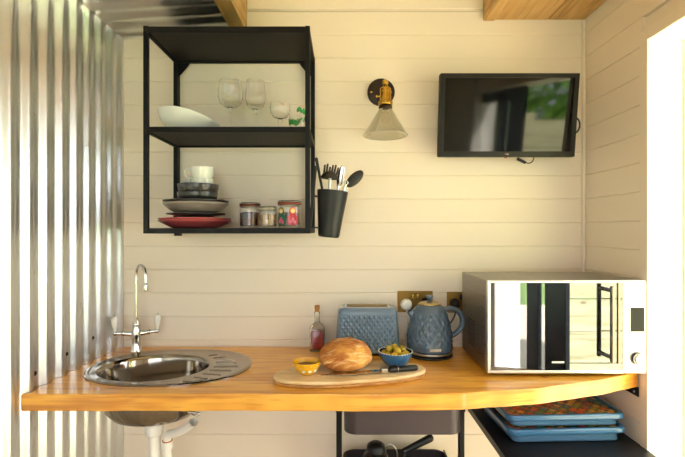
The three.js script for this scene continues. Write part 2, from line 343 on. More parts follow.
{ // oval steel sink
  const t = thing('kitchen_sink', 'oval stainless steel inset sink with round bowl and ridged drainer', 'sink', [0, 0, 0]);
  const BX = -0.684, BZ = 0.298, bw = 0.196, bd = 0.160;
  const inner = a => [BX + bw * Math.cos(a), BZ + bd * Math.sin(a)];
  // rim: rings from the outer edge to the bowl's edge
  const N = 96, pos = [], idx = [];
  const rings = [[1.0, 0.0, 0], [1.0, 0.004, 0], [0.985, 0.0065, 0], [0.96, 0.007, 0], [0.93, 0.0045, 0], [0.5, 0.0035, 0.5], [0, 0.0035, 1], [0, 0.001, 0.98], [0, -0.012, 0.955], [0, -0.08, 0.925], [0, -0.138, 0.86], [0, -0.162, 0.74], [0, -0.179, 0.51], [0, -0.189, 0.25], [0, -0.191, 0.10]];
  for (const [k, y, b] of rings) for (let i = 0; i < N; i++) {
    const a = i / N * Math.PI * 2, o = outer(a), n = inner(a); let x, z;
    if (b === 0) { x = SX + (o[0] - SX) * k; z = SZ + (o[1] - SZ) * k; }
    else if (b === 0.5) { x = (SX + (o[0] - SX) * 0.93 + n[0]) / 2; z = (SZ + (o[1] - SZ) * 0.93 + n[1]) / 2; }
    else { x = BX + (n[0] - BX) * b; z = BZ + (n[1] - BZ) * b; }
    pos.push(x, TOP + y + 0.0005, z);
  }
  for (let r = 0; r < rings.length - 1; r++) for (let i = 0; i < N; i++) { const a = r * N + i, b = r * N + (i + 1) % N, c = a + N, d = b + N; idx.push(a, c, b, b, c, d); }
  const g = new THREE.BufferGeometry(); g.setAttribute('position', new THREE.Float32BufferAttribute(pos, 3)); g.setIndex(idx); g.computeVertexNormals();
  const topPart = rings.slice(0, 7);
  const rimN = (topPart.length - 1) * N * 6, gi = g.getIndex().array;
  const rim = g.clone(); rim.setIndex(Array.from(gi.slice(0, rimN))); rim.computeVertexNormals();
  const bowl = g.clone(); bowl.setIndex(Array.from(gi.slice(rimN))); bowl.computeVertexNormals();
  obj('rim', toCreasedNormals(rim, 0.7), M.steel, t);
  obj('bowl', toCreasedNormals(bowl, 0.9), M.steel, t);
  const w = obj('waste', cyl(BX, TOP - 0.191, BZ, 0.028, 0.034, 0.004), M.chrome, t); w.userData.label = 'chrome plug waste';
  // drainer ridges fanning to the right of the bowl
  for (let k = 0; k < 9; k++) {
    const a = (-0.62 + k * 0.155) * 1.25, r0 = 0.212, c = [BX + Math.cos(a) * r0 * 1.02, BZ + Math.sin(a) * r0 * 0.95];
    const L = 0.090 - 0.018 * Math.abs(k - 4.2) * 0.75, a2 = a * 0.55;
    const e = [c[0] + Math.cos(a2) * L, c[1] + Math.sin(a2) * L];
    obj('drainer_ridge', rod([c[0], TOP + 0.0035, c[1]], [e[0], TOP + 0.0038, e[1]], 0.0034, 0.0024, 10), M.steel, t);
  }
  obj('overflow_clip', [tube([[-0.52, TOP - 0.111, 0.42], [-0.49, TOP - 0.109, 0.43], [-0.475, TOP - 0.113, 0.43], [-0.49, TOP - 0.119, 0.43], [-0.51, TOP - 0.117, 0.42]], 0.0035, 20, 8)], M.chrome, t);
}
{ // white waste pipes below the bowl
  const t = thing('waste_pipe', 'white plastic waste pipe and trap below the sink bowl', 'pipe', [-0.684, 0, 0.298]);
  obj('downpipe', [cyl(0, 0.02, 0, 0.021, 0.021, 0.64, 24)], M.plastic, t);
  obj('nut', lathe([[0, 0.660], [0.031, 0.660], [0.033, 0.664], [0.033, 0.690], [0.030, 0.694], [0.024, 0.7065], [0, 0.7065]], 12), M.plastic, t);
  obj('overflow_hose', tube([[0.185, 0.758, 0.125], [0.165, 0.738, 0.105], [0.10, 0.688, 0.05], [0.058, 0.665, 0.02], [0.05, 0.64, 0.01], [0.05, 0.4, 0.0], [0.05, 0.2, 0]], 0.0145, 50, 14), M.plastic, t);
  const c = obj('collar', cyl(0.05, 0.612, 0.009, 0.0185, 0.0185, 0.026, 20), M.plastic, t);
  obj('seal_ring', cyl(0.05, 0.638, 0.009, 0.0175, 0.0175, 0.004, 20), std(0xb5682f, 0.6), c);
  obj('floor_flange', lathe([[0, 0], [0.06, 0], [0.06, 0.01], [0.03, 0.03], [0, 0.03]], 24), M.plastic, t);
}
{ // swan-neck mixer tap
  const t = thing('mixer_tap', 'chrome swan neck mixer tap with white ceramic levers behind the sink', 'tap', [-0.850, TOP + 0.001, 0.086], 0);
  t.rotation.y = 0.30;
  const sw = new THREE.Euler(0, 0.52, 0);
  obj('base', lathe([[0, 0], [0.024, 0], [0.024, 0.004], [0.021, 0.008], [0.0165, 0.03], [0.0155, 0.045], [0.018, 0.052], [0.0195, 0.066], [0.0195, 0.084], [0.016, 0.09], [0.014, 0.105], [0.0155, 0.11], [0.0155, 0.118], [0.010, 0.126], [0.0085, 0.14], [0, 0.14]], 32), M.chrome, t);
  const arc = [[0, 0.125, 0], [0, 0.2, 0], [0, 0.29, 0]];
  for (let i = 0; i <= 12; i++) { const a = Math.PI * i / 12; arc.push([0, 0.315 + 0.043 * Math.sin(a), 0.045 - 0.045 * Math.cos(a)]); }
  arc.push([0, 0.285, 0.091]);
  obj('spout', tube(arc, 0.0062, 90, 14), M.chrome, t).rotation.copy(sw);
  obj('nozzle', lathe([[0, 0], [0.0085, 0], [0.0095, 0.004], [0.0095, 0.02], [0.008, 0.026], [0.0065, 0.032], [0, 0.032]], 24).translate(0, 0.258, 0.091), M.chrome, t).rotation.copy(sw);
  for (const s of [-1, 1]) {
    const h = obj('handle_arm', [rod([s * 0.012, 0.074, 0], [s * 0.048, 0.078, 0], 0.011, 0.0085), rod([s * 0.048, 0.078, 0], [s * 0.079, 0.08, 0], 0.0065, 0.0075), ball(s * 0.048, 0.078, 0, 0.0115), ball(s * 0.079, 0.08, 0, 0.0105)], M.chrome, t);
    const l = obj('lever', lathe([[0, 0], [0.006, 0], [0.0065, 0.006], [0.0055, 0.012], [0.0105, 0.018], [0.0138, 0.046], [0.012, 0.058], [0, 0.062]], 20).rotateZ(-s * 0.05).translate(s * 0.079, 0.087, 0), M.ceramic, h);
    l.userData.label = 'white ceramic lever';
    obj('lever_tip', ball(s * 0.079 + s * 0.003, 0.151, 0, 0.0045), M.chrome, h);
  }
}

// ------------------------------------------------------------------ black wall rack
const RX0 = -0.7175, RX1 = -0.1175, RY0 = 1.389, RY1 = 2.137, RZ0 = 0.018, RZ1 = 0.318, MID = 1.774, LOW = 1.409, P = 0.017;
{
  const t = thing('wall_rack', 'black open metal wall rack with three shelves', 'shelf rack', [0, 0, 0]);
  for (const x of [RX0, RX1 - P]) for (const z of [RZ0, RZ1 - P]) obj('post', rbox(x, x + P, RY0, RY1, z, z + P, 0.002, 2), M.blackMetal, t);
  for (const [y, hgt] of [[RY0, 0.02], [MID - 0.02, 0.02], [RY1 - 0.024, 0.022]]) {
    obj('rail', rbox(RX0 + P, RX1 - P, y, y + hgt, RZ1 - 0.014, RZ1 - 0.001, 0.002, 2), M.blackMetal, t);
    obj('rail', rbox(RX0 + P, RX1 - P, y, y + hgt, RZ0, RZ0 + 0.013, 0.002, 2), M.blackMetal, t);
    for (const x of [RX0 + 0.001, RX1 - 0.014]) obj('rail', rbox(x, x + 0.013, y, y + hgt, RZ0 + P, RZ1 - P, 0.002, 2), M.blackMetal, t);
    obj('shelf_panel', rbox(RX0 + 0.0145, RX1 - 0.0145, y + 0.006, y + hgt - 0.001, RZ0 + 0.0135, RZ1 - 0.0145, 0.002, 2), M.shelfPanel, t);
  }
  const gus = (x, s) => { const sh = new THREE.Shape(); sh.moveTo(0, 0); sh.lineTo(s * 0.05, 0); sh.lineTo(s * 0.042, -0.012); sh.lineTo(s * 0.012, -0.048); sh.lineTo(0, -0.055); return new THREE.ExtrudeGeometry(sh, { depth: 0.003, bevelEnabled: false }).translate(x, RY1 - 0.024, RZ0 + 0.004); };
  obj('corner_bracket', gus(RX0 + P, 1), M.blackMetal, t); obj('corner_bracket', gus(RX1 - P, -1), M.blackMetal, t);
  obj('wall_bracket', [box(RX0 + 0.004, RX0 + 0.016, RY0 + 0.005, RY1 - 0.01, 0, RZ0), rbox(RX0 + 0.0, RX0 + 0.025, RY0 - 0.012, RY0, 0, RZ0 + 0.01, 0.002)], M.blackMetal, t);
  obj('wall_bracket', [box(RX1 - 0.016, RX1 - 0.004, RY0 + 0.005, RY1 - 0.01, 0, RZ0)], M.blackMetal, t);
}
{ // white dish, middle shelf: its rim dips to the right
  const pr = [[0, 0], [0.05, 0], [0.058, 0.004], [0.062, 0.006], [0.09, 0.03], [0.112, 0.065], [0.119, 0.095], [0.1165, 0.097], [0.109, 0.066], [0.086, 0.033], [0.055, 0.01], [0, 0.008]];
  const g = deform(smooth(lathe(pr, 64)), v => { v.z *= 0.8; if (v.y > 0.03) { const k = (v.y - 0.03) / 0.067; v.y -= k * 0.05 * Math.pow(Math.max(0, v.x + 0.085) / 0.2, 2.0); } });
  const m = tag(obj('serving_bowl', g, phys(0xf1f2ec, 0.25, { clearcoat: 0.4 })), 'white serving bowl with a sloping rim on the middle rack shelf', 'bowl');
  m.position.set(-0.605, MID, 0.165);
}
// wine glasses and goblet: thin shells
function stemware(name, label, pos, prof, group) {
  const t = thing(name, label, 'glass', pos, 0, group);
  obj('bowl', lathe([...prof.bowl, ...prof.bowl.slice(1).reverse().map(([r, y]) => [r - 0.0016, y]), [0, prof.bowl[0][1] + 0.003]], 48), M.solidGlass, t);
  obj('stem', lathe(prof.stem, 24), M.solidGlass, t);
  obj('foot', lathe(prof.foot, 40), glassThin, t);
}
const wine = (w, top) => ({
  foot: [[0.036, 0.001], [0.030, 0.003], [0.012, 0.005], [0.005, 0.009]],
  stem: [[0, 0.004], [0.005, 0.006], [0.0038, 0.02], [0.0036, 0.08], [0.005, 0.096], [0.009, 0.104], [0.006, 0.109], [0, 0.111]],
  bowl: [[0.002, 0.108], [0.02, 0.111], [w * 0.8, 0.125], [w, 0.15], [w * 0.98, 0.175], [w * 0.84, top]],
});
stemware('wine_glass', 'large round wine glass beside the white bowl', [-0.442, MID, 0.165], wine(0.049, 0.216));
stemware('wine_glass', 'narrower wine glass between the large one and the small goblet', [-0.348, MID, 0.14], wine(0.041, 0.226));
stemware('goblet', 'short stemmed glass goblet beside the green leaf tumbler', [-0.241, MID, 0.20], {
  foot: [[0.03, 0.001], [0.02, 0.004], [0.006, 0.008]], stem: [[0, 0.003], [0.006, 0.006], [0.005, 0.03], [0.01, 0.05], [0.006, 0.056], [0, 0.058]],
  bowl: [[0.002, 0.056], [0.025, 0.062], [0.037, 0.08], [0.039, 0.1], [0.037, 0.118]] });
{
  const t = thing('tumbler', 'clear tumbler printed with green leaves at the right end of the middle shelf', 'glass', [-0.170, MID, 0.21]);
  obj('glass_body', lathe([[0, 0.002], [0.030, 0.002], [0.033, 0.01], [0.0365, 0.097], [0.035, 0.097], [0.032, 0.014], [0, 0.012]], 40), M.glass, t);
  const gm = std(0x2f8a3e, 0.5);
  for (let k = 0; k < 22; k++) {
    const a = k * 2.4, y = 0.030 + 0.052 * ((k * 0.618) % 1), r = 0.0352 + (y - 0.04) * 0.04;
    const s = new THREE.Shape(); s.moveTo(0, -0.013); s.quadraticCurveTo(0.013, 0, 0, 0.013); s.quadraticCurveTo(-0.013, 0, 0, -0.013);
    const g = new THREE.ExtrudeGeometry(s, { depth: 0.0008, bevelEnabled: false, curveSegments: 6 }).rotateZ((k % 3 - 1) * 0.5).translate(0, y, r).rotateY(a);
    obj('printed_leaf', g, gm, t);
  }
}
// plates, bowls and cups on the lower shelf
const PX = -0.580, PZ = 0.165;
function plate(name, label, cat, y, r, h, mat, group, dx = 0) {
  const m = tag(obj(name, lathe([[0, 0.0], [r * 0.60, 0], [r * 0.62, 0.003], [r * 0.66, 0.004], [r * 0.985, h - 0.005], [r, h - 0.002], [r * 0.985, h], [r * 0.64, 0.010], [r * 0.6, 0.007], [0, 0.007]], 64), mat), label, cat, group);
  m.position.set(PX + dx, y, PZ); return m;
}
const redGlaze = phys(0xc0565b, 0.28, { clearcoat: 0.5 }), darkGlaze = phys(0x2b292b, 0.3, { clearcoat: 0.5 }), greyGlaze = phys(0x8a7f78, 0.32, { clearcoat: 0.4 });
plate('dinner_plate', 'red glazed dinner plate lying directly on the lowest rack shelf', 'plate', LOW, 0.139, 0.031, redGlaze);
plate('dinner_plate', 'upper of the two red glazed dinner plates', 'plate', LOW + 0.0085, 0.138, 0.031, redGlaze);
plate('side_plate', 'dark plate between the red plates and the grey bowl', 'plate', LOW + 0.0445, 0.112, 0.014, darkGlaze, null, 0.003);
{
  const g = lathe([[0, 0], [0.075, 0], [0.078, 0.003], [0.1, 0.012], [0.122, 0.033], [0.1235, 0.040], [0.119, 0.041], [0.096, 0.018], [0.07, 0.009], [0, 0.009]], 64);
  const m = tag(obj('pasta_bowl', g, greyGlaze), 'wide grey pasta bowl on top of the dark plate', 'bowl'); m.position.set(PX + 0.003, LOW + 0.0595, PZ);
  const g2 = lathe([[0, 0], [0.072, 0], [0.122, 0.029], [0.125, 0.033], [0.121, 0.035], [0.07, 0.009], [0, 0.008]], 64);
  const m2 = tag(obj('pasta_bowl', g2, darkGlaze), 'dark pasta bowl nested in the wide grey one', 'bowl'); m2.position.set(PX + 0.003, LOW + 0.0745, PZ);
  const sb = lathe([[0, 0], [0.045, 0], [0.052, 0.003], [0.07, 0.018], [0.076, 0.04], [0.078, 0.056], [0.0745, 0.056], [0.071, 0.04], [0.065, 0.02], [0.045, 0.007], [0, 0.006]], 56);
  const c1 = tag(obj('cereal_bowl', sb, darkGlaze), 'lower of the two small black bowls under the cups', 'bowl'); c1.position.set(PX + 0.010, LOW + 0.084, PZ);
  const c2 = tag(obj('cereal_bowl', sb, darkGlaze), 'upper of the two small black bowls under the cups', 'bowl'); c2.position.set(PX + 0.012, LOW + 0.116, PZ); c2.scale.set(1.01, 1, 1.01);
  const cup = (label, y, dx) => {
    const t = thing('teacup', label, 'cup', [PX + dx, y, PZ], 0, null);
    obj('cup_body', lathe([[0, 0], [0.030, 0], [0.032, 0.003], [0.037, 0.012], [0.0435, 0.03], [0.0445, 0.054], [0.042, 0.054], [0.041, 0.032], [0.034, 0.014], [0.028, 0.006], [0, 0.006]], 48), phys(0xe8ece2, 0.2, { clearcoat: 0.5 }), t);
    obj('handle', tube([[-0.0415, 0.046, 0], [-0.056, 0.05, 0.006], [-0.067, 0.04, 0.01], [-0.064, 0.022, 0.009], [-0.052, 0.013, 0.004], [-0.040, 0.014, 0]], 0.0042, 30, 10), phys(0xe8ece2, 0.2, { clearcoat: 0.5 }), t);
  };
  cup('lower of the two stacked white teacups', LOW + 0.138, 0.026);
  cup('upper of the two stacked white teacups', LOW + 0.185, 0.027);
}
// clip-top jars
function jar(label, [x, z], r, h, fill, extra) {
  const t = thing('storage_jar', label, 'jar', [x, LOW, z]);
  obj('glass_body', lathe([[0, 0.001], [r * 0.9, 0.001], [r, 0.008], [r, h * 0.72], [r * 0.88, h * 0.82], [r * 0.88, h * 0.86], [r * 0.84, h * 0.86], [r * 0.84, h * 0.8], [r * 0.95, h * 0.7], [r * 0.95, 0.01], [r * 0.86, 0.006], [0, 0.006]], 40), M.glass, t);
  obj('seal', lathe([[r * 0.80, h * 0.86], [r * 0.97, h * 0.86], [r * 0.98, h * 0.89], [r * 0.97, h * 0.915], [r * 0.8, h * 0.915]], 40), std(fill.seal, 0.6), t);
  obj('lid', lathe([[r * 0.80, h * 0.916], [r * 0.96, h * 0.916], [r * 0.97, h * 0.96], [r * 0.9, h], [r * 0.5, h * 0.99], [0, h * 0.985]], 40), phys(0x8b938c, 0.1, { transmission: 0.7, thickness: 0, ior: 1.5 }), t);
  obj('wire_clip', [tube([[-r * 0.5, h * 0.80, r * 0.74], [-r * 0.25, h * 0.62, r * 1.03], [r * 0.25, h * 0.62, r * 1.03], [r * 0.5, h * 0.8, r * 0.74]], 0.0013, 24, 6).rotateY(2.2), new THREE.TorusGeometry(r * 0.895, 0.0016, 6, 40).rotateX(Math.PI / 2).translate(0, h * 0.825, 0), new THREE.TorusGeometry(r * 0.97, 0.0014, 6, 40).rotateX(Math.PI / 2).translate(0, h * 0.955, 0)], M.silver, t);
  obj('contents', lathe([[0, 0.008], [r * 0.9, 0.008], [r * 0.92, 0.014], [r * 0.92, h * fill.level], [r * 0.5, h * fill.level + 0.003], [0, h * fill.level + 0.004]], 32), std(0xffffff, 0.8, { map: fill.map }), t);
  if (extra) extra(t, r, h);
  return t;
}
const specTex = (cols, s, f = 10) => makeTex(128, 128, (u, v) => { const n = vnoise(u * f * 2, v * f, f * 2, f, s), q = hash(Math.floor(u * f * 2), Math.floor(v * f), s + 3); return mixc(hex(cols[Math.floor(q * cols.length)]), [0.1, 0.07, 0.06], Math.max(0, n - 0.5) * 0.6); }, { srgb: true });
jar('clip-top jar of dark dried fruit with an orange seal, leftmost of the jars', [-0.357, 0.20], 0.041, 0.098, { seal: 0x8f4a32, level: 0.6, map: specTex([0x4a1f22, 0x2a2430, 0x6b3a2c, 0x7a4b54], 51) });
jar('small clip-top jar of tan grains in front of the leftmost jar', [-0.285, 0.235], 0.037, 0.082, { seal: 0xbdb9a4, level: 0.6, map: specTex([0xa8895c, 0x8b6c42, 0xbf9f6e], 52) });
jar('clip-top jar with a green and a red painted doll print, rightmost of the jars', [-0.202, 0.215], 0.047, 0.105, { seal: 0xa0492c, level: 0.55, map: specTex([0x6f5a4a, 0x4c3a34, 0x8a7a5c], 53) }, (t, r, h) => {
  for (const [a, body, apron] of [[-0.62, 0x176b52, 0xe0608a], [0.36, 0xc51f2c, 0xe8788a]]) {
    const d = (shape, col, off) => new THREE.Mesh();
    const place = (s, z, nm, col, par) => {
      const g = new THREE.ExtrudeGeometry(s, { depth: 0.0006, bevelEnabled: false, curveSegments: 16 });
      const p = g.attributes.position;                             // wrap the flat print round the jar
      for (let i = 0; i < p.count; i++) { const th = p.getX(i) * 1.2 / r + a, rad = r + 0.0004 + z + p.getZ(i); p.setXYZ(i, Math.sin(th) * rad, p.getY(i) * 1.12 + 0.004, Math.cos(th) * rad); }
      g.computeVertexNormals(); return obj(nm, g, std(col, 0.5), par);
    };
    const b = new THREE.Shape(); b.moveTo(-0.011, 0.006); b.bezierCurveTo(-0.023, 0.02, -0.017, 0.036, -0.010, 0.042); b.bezierCurveTo(-0.015, 0.055, -0.008, 0.066, 0, 0.066); b.bezierCurveTo(0.008, 0.066, 0.015, 0.055, 0.010, 0.042); b.bezierCurveTo(0.017, 0.036, 0.023, 0.02, 0.011, 0.006); b.lineTo(-0.011, 0.006);
    const doll = place(b, 0, 'doll_print', body, t);
    const disc = (cx, cy, rx, ry) => { const s = new THREE.Shape(); s.absellipse(cx, cy, rx, ry, 0, Math.PI * 2); return s; };
    place(disc(0, 0.054, 0.0085, 0.0085), 0.0007, 'hair_print', 0xe8b53a, doll);
    place(disc(0, 0.0525, 0.0055, 0.006), 0.0014, 'face_print', 0xf0cfa4, doll);
    for (const [cx, cy] of [[0, 0.026], [-0.006, 0.018], [0.006, 0.017]]) place(disc(cx, cy, 0.0048, 0.006), 0.0007, 'flower_print', apron, doll);
  }
});
{ // utensil holder hung on the rack's right side
  const HX = -0.054, HZ = 0.20, HY = 1.374;
  const t = thing('utensil_holder', 'tapered black utensil cup hanging from the side of the rack', 'utensil holder', [HX, HY, HZ]);
  t.rotation.z = -0.09;
  obj('cup', lathe([[0, 0], [0.036, 0], [0.041, 0.006], [0.060, 0.178], [0.058, 0.180], [0.0565, 0.178], [0.038, 0.009], [0, 0.006]], 40), M.black, t);
  obj('hanger', [rbox(-0.080, -0.069, 0.02, 0.27, -0.012, 0.012, 0.002), rbox(-0.075, -0.052, 0.15, 0.156, -0.012, 0.012, 0.001), rbox(-0.075, -0.040, 0.03, 0.036, -0.012, 0.012, 0.001)], M.black, t);
  const U = (name, label, cat) => { const u = thing(name, label, cat, [HX, HY, HZ], 0); u.rotation.z = -0.09; return u; };
  const nyl = std(0x26231f, 0.5), by = 0.012;
  { // spaghetti server
    const u = U('pasta_server', 'black pasta server with prongs standing in the utensil cup', 'utensil');
    obj('handle', rod([-0.006, by, 0.01], [-0.014, 0.235, 0.022], 0.006, 0.006), M.silver, u);
    const head = deform(new THREE.SphereGeometry(1, 24, 14, 0, Math.PI * 2, 0, Math.PI / 2).scale(0.034, 0.03, 0.03), v => {}).translate(-0.016, 0.222, 0.024);
    obj('head', head, new THREE.MeshStandardMaterial({ color: 0x26231f, roughness: 0.5, side: THREE.DoubleSide }), u);
    for (let k = 0; k < 6; k++) { const x = -0.038 + k * 0.0095; obj('prong', rod([x, 0.236, 0.026], [x * 1.1 + 0.004, 0.274 + 0.006 * Math.sin(k * 2.2), 0.02], 0.0048, 0.0036, 8), nyl, u); }
  }
  { // steel spoon upright
    const u = U('steel_spoon', 'polished steel serving utensil upright in the middle of the utensil cup', 'utensil');
    obj('handle', rod([0.008, by, -0.012], [0.022, 0.20, -0.016], 0.004, 0.005), M.chrome, u);
    obj('blade', deform(ball(0, 0, 0, 0.014, 0.047, 0.004, 20, 16), v => { v.z += v.y * v.y * 2; }).rotateZ(-0.10).translate(0.026, 0.238, -0.016), M.chrome, u);
  }
  { // black spoon leaning right
    const u = U('cooking_spoon', 'black cooking spoon leaning out to the right of the utensil cup', 'utensil');
    obj('handle', rod([0.006, by, 0.004], [0.060, 0.215, 0.012], 0.004, 0.004), M.silver, u);
    obj('bowl', ball(0, 0, 0, 0.021, 0.043, 0.009, 20, 16).rotateZ(-0.72).translate(0.080, 0.232, 0.013), nyl, u);
  }
  { // long dark utensil at the back left
    const u = U('spatula', 'long black spatula handle leaning against the rack from the utensil cup', 'utensil');
    obj('handle', [rod([-0.02, 0.11, -0.024], [-0.076, 0.30, -0.03], 0.0042, 0.0062), ball(-0.076, 0.30, -0.03, 0.0064, 0.008, 0.0064)], nyl, u);
    obj('blade', rbox(-0.014, 0.014, 0, 0.1, -0.0018, 0.0018, 0.0015).rotateZ(0.1).translate(-0.010, by + 0.002, -0.02), nyl, u);
  }
  { // tongs, only the rims show
    const u = U('whisk', 'steel whisk handle between the black utensils', 'utensil');
    obj('handle', rod([0.02, by, 0.02], [0.048, 0.205, 0.026], 0.0045, 0.0055), M.chrome, u);
    obj('loop', new THREE.TorusGeometry(0.007, 0.0018, 8, 20).translate(0.049, 0.213, 0.026), M.chrome, u);
  }
}

// ------------------------------------------------------------------ wall lamp
{
  const LX = 0.166, LY = 1.995;
  const t = thing('wall_lamp', 'brass wall lamp with a clear ribbed cone glass shade', 'lamp', [LX, LY, 0]);
  obj('backplate', lathe([[0, 0], [0.059, 0], [0.059, 0.008], [0.055, 0.013], [0.03, 0.016], [0, 0.017]], 48).rotateX(Math.PI / 2), M.bronze, t);
  for (const s of [-1, 1]) obj('screw', ball(s * 0.042, -0.003, 0.016, 0.0045, 0.0045, 0.003), M.brass, t);
  obj('arm', [rod([0.004, 0.0, 0.012], [0.010, 0.0, 0.088], 0.0065, 0.0065), rod([0.010, -0.01, 0.095], [0.010, 0.006, 0.095], 0.008, 0.0075)], M.brass, t);
  obj('finial', ball(0.010, 0.012, 0.095, 0.0128), M.brass, t);
  const AX = 0.010, AZ = 0.095;
  obj('socket', lathe([[0, 0.034], [0.009, 0.034], [0.012, 0.026], [0.021, 0.022], [0.0235, 0.018], [0.0235, 0.004], [0.0215, 0.002], [0.0235, 0], [0.0235, -0.026], [0.0225, -0.03], [0.0285, -0.032], [0.0295, -0.036], [0.0295, -0.046], [0.0275, -0.05], [0.02, -0.05], [0, -0.05]], 36).translate(AX, -0.033, AZ), M.brass, t);
  obj('switch_key', [rod([AX - 0.022, -0.045, AZ], [AX - 0.034, -0.045, AZ], 0.003), ball(AX - 0.036, -0.045, AZ, 0.0035, 0.006, 0.002)], M.brass, t);
  obj('collar', lathe([[0.012, -0.052], [0.027, -0.052], [0.028, -0.056], [0.027, -0.062], [0.012, -0.062]], 36).translate(AX, -0.034, AZ), M.bronze, t);
  // ribbed cone of frosted glass
  const cone = deform(lathe([[0.026, -0.064], [0.03, -0.068], [0.0585, -0.118], [0.0885, -0.168], [0.0905, -0.172]], 96), v => { const a = Math.atan2(v.z, v.x), r = Math.hypot(v.x, v.z), k = 1 + 0.006 * Math.cos(a * 48); v.x *= k; v.z *= k; }).translate(AX, -0.034, AZ);
  obj('shade', cone, phys(0xdcdad0, 0.3, { transmission: 0.9, thickness: 0, ior: 1.5, side: THREE.DoubleSide }), t);
  obj('shade_rim', new THREE.TorusGeometry(0.0905, 0.0014, 8, 72).rotateX(Math.PI / 2).translate(AX, -0.206, AZ), phys(0xdfe0da, 0.15, { transmission: 0.5, thickness: 0 }), t);
  obj('bulb', [ball(AX, -0.132, AZ, 0.023, 0.026, 0.023)], phys(0xfffaf0, 0.1, { transmission: 0.9, thickness: 0 }), t);
}
// ------------------------------------------------------------------ television
const font = await new FontLoader().loadAsync('fonts/droid/droid_sans_bold.typeface.json');
function text(str, size, depth = 0.0004) { const g = new TextGeometry(str, { font, size, depth, curveSegments: 3, bevelEnabled: false }); g.computeBoundingBox(); const b = g.boundingBox; return g.translate(-(b.min.x + b.max.x) / 2, -(b.min.y + b.max.y) / 2, 0); }
{
  const t = thing('television', 'small flat black television on the wall, tilted downward', 'television', [0.670, 1.866, 0.112]);
  t.rotation.x = 0.125;
  obj('casing', rbox(-0.279, 0.279, -0.166, 0.166, -0.022, 0.008, 0.007, 4), phys(0x100e0f, 0.4, { specularIntensity: 0.5 }), t);
  const bz = obj('bezel', (() => { const s = new THREE.Shape(); s.moveTo(-0.2775, -0.1645); s.lineTo(0.2775, -0.1645); s.lineTo(0.2775, 0.1645); s.lineTo(-0.2775, 0.1645); const h = new THREE.Path(); h.moveTo(-0.259, -0.143); h.lineTo(-0.259, 0.147); h.lineTo(0.259, 0.147); h.lineTo(0.259, -0.143); s.holes.push(h); return new THREE.ExtrudeGeometry(s, { depth: 0.004, bevelEnabled: true, bevelSize: 0.0015, bevelThickness: 0.0015, bevelSegments: 2, bevelOffset: -0.0015 }).translate(0, 0, 0.0082); })(), phys(0x141212, 0.4, { specularIntensity: 0.6 }), t);
  obj('screen', box(-0.259, 0.259, -0.143, 0.147, 0.0082, 0.0092), phys(0x040404, 0.06, { ior: 1.5 }), t);
  obj('logo', text('LG', 0.005).translate(0.003, -0.154, 0.0137), std(0xd8d4d0, 0.4), bz);
  obj('logo_disc', new THREE.CylinderGeometry(0.0025, 0.0025, 0.0006, 16).rotateX(Math.PI / 2).translate(-0.006, -0.154, 0.0139), std(0xb02a3c, 0.4), bz);
  obj('standby_tab', rbox(-0.005, 0.005, -0.170, -0.166, -0.004, 0.006, 0.002), std(0xb9574d, 0.4), t);
  obj('wall_mount', [box(-0.05, 0.05, -0.05, 0.05, -0.04, -0.022), box(-0.03, 0.03, -0.03, 0.03, -0.10, -0.04)], M.black, t);
  const c = thing('television_cable', 'black cable looping out at the right edge of the television', 'cable', [0.670, 1.866, 0.085]);
  obj('cable', tube([[0.235, -0.02, -0.02], [0.268, 0.01, -0.018], [0.306, -0.002, -0.012], [0.315, -0.03, -0.012], [0.302, -0.058, -0.012], [0.262, -0.065, -0.018], [0.235, -0.06, -0.02]], 0.0035, 40, 8), M.black, c);
  const d = thing('aerial_lead', 'short black lead with plug hanging below the television', 'cable', [0.670, 1.866, 0.085]);
  obj('plug', rod([0.055, -0.168, -0.012], [0.088, -0.186, -0.006], 0.0065, 0.006), M.black, d);
  obj('cable', tube([[0.086, -0.185, -0.006], [0.105, -0.187, -0.006], [0.118, -0.178, -0.008], [0.124, -0.160, -0.012], [0.120, -0.14, -0.018]], 0.0022, 24, 8), M.black, d);
}

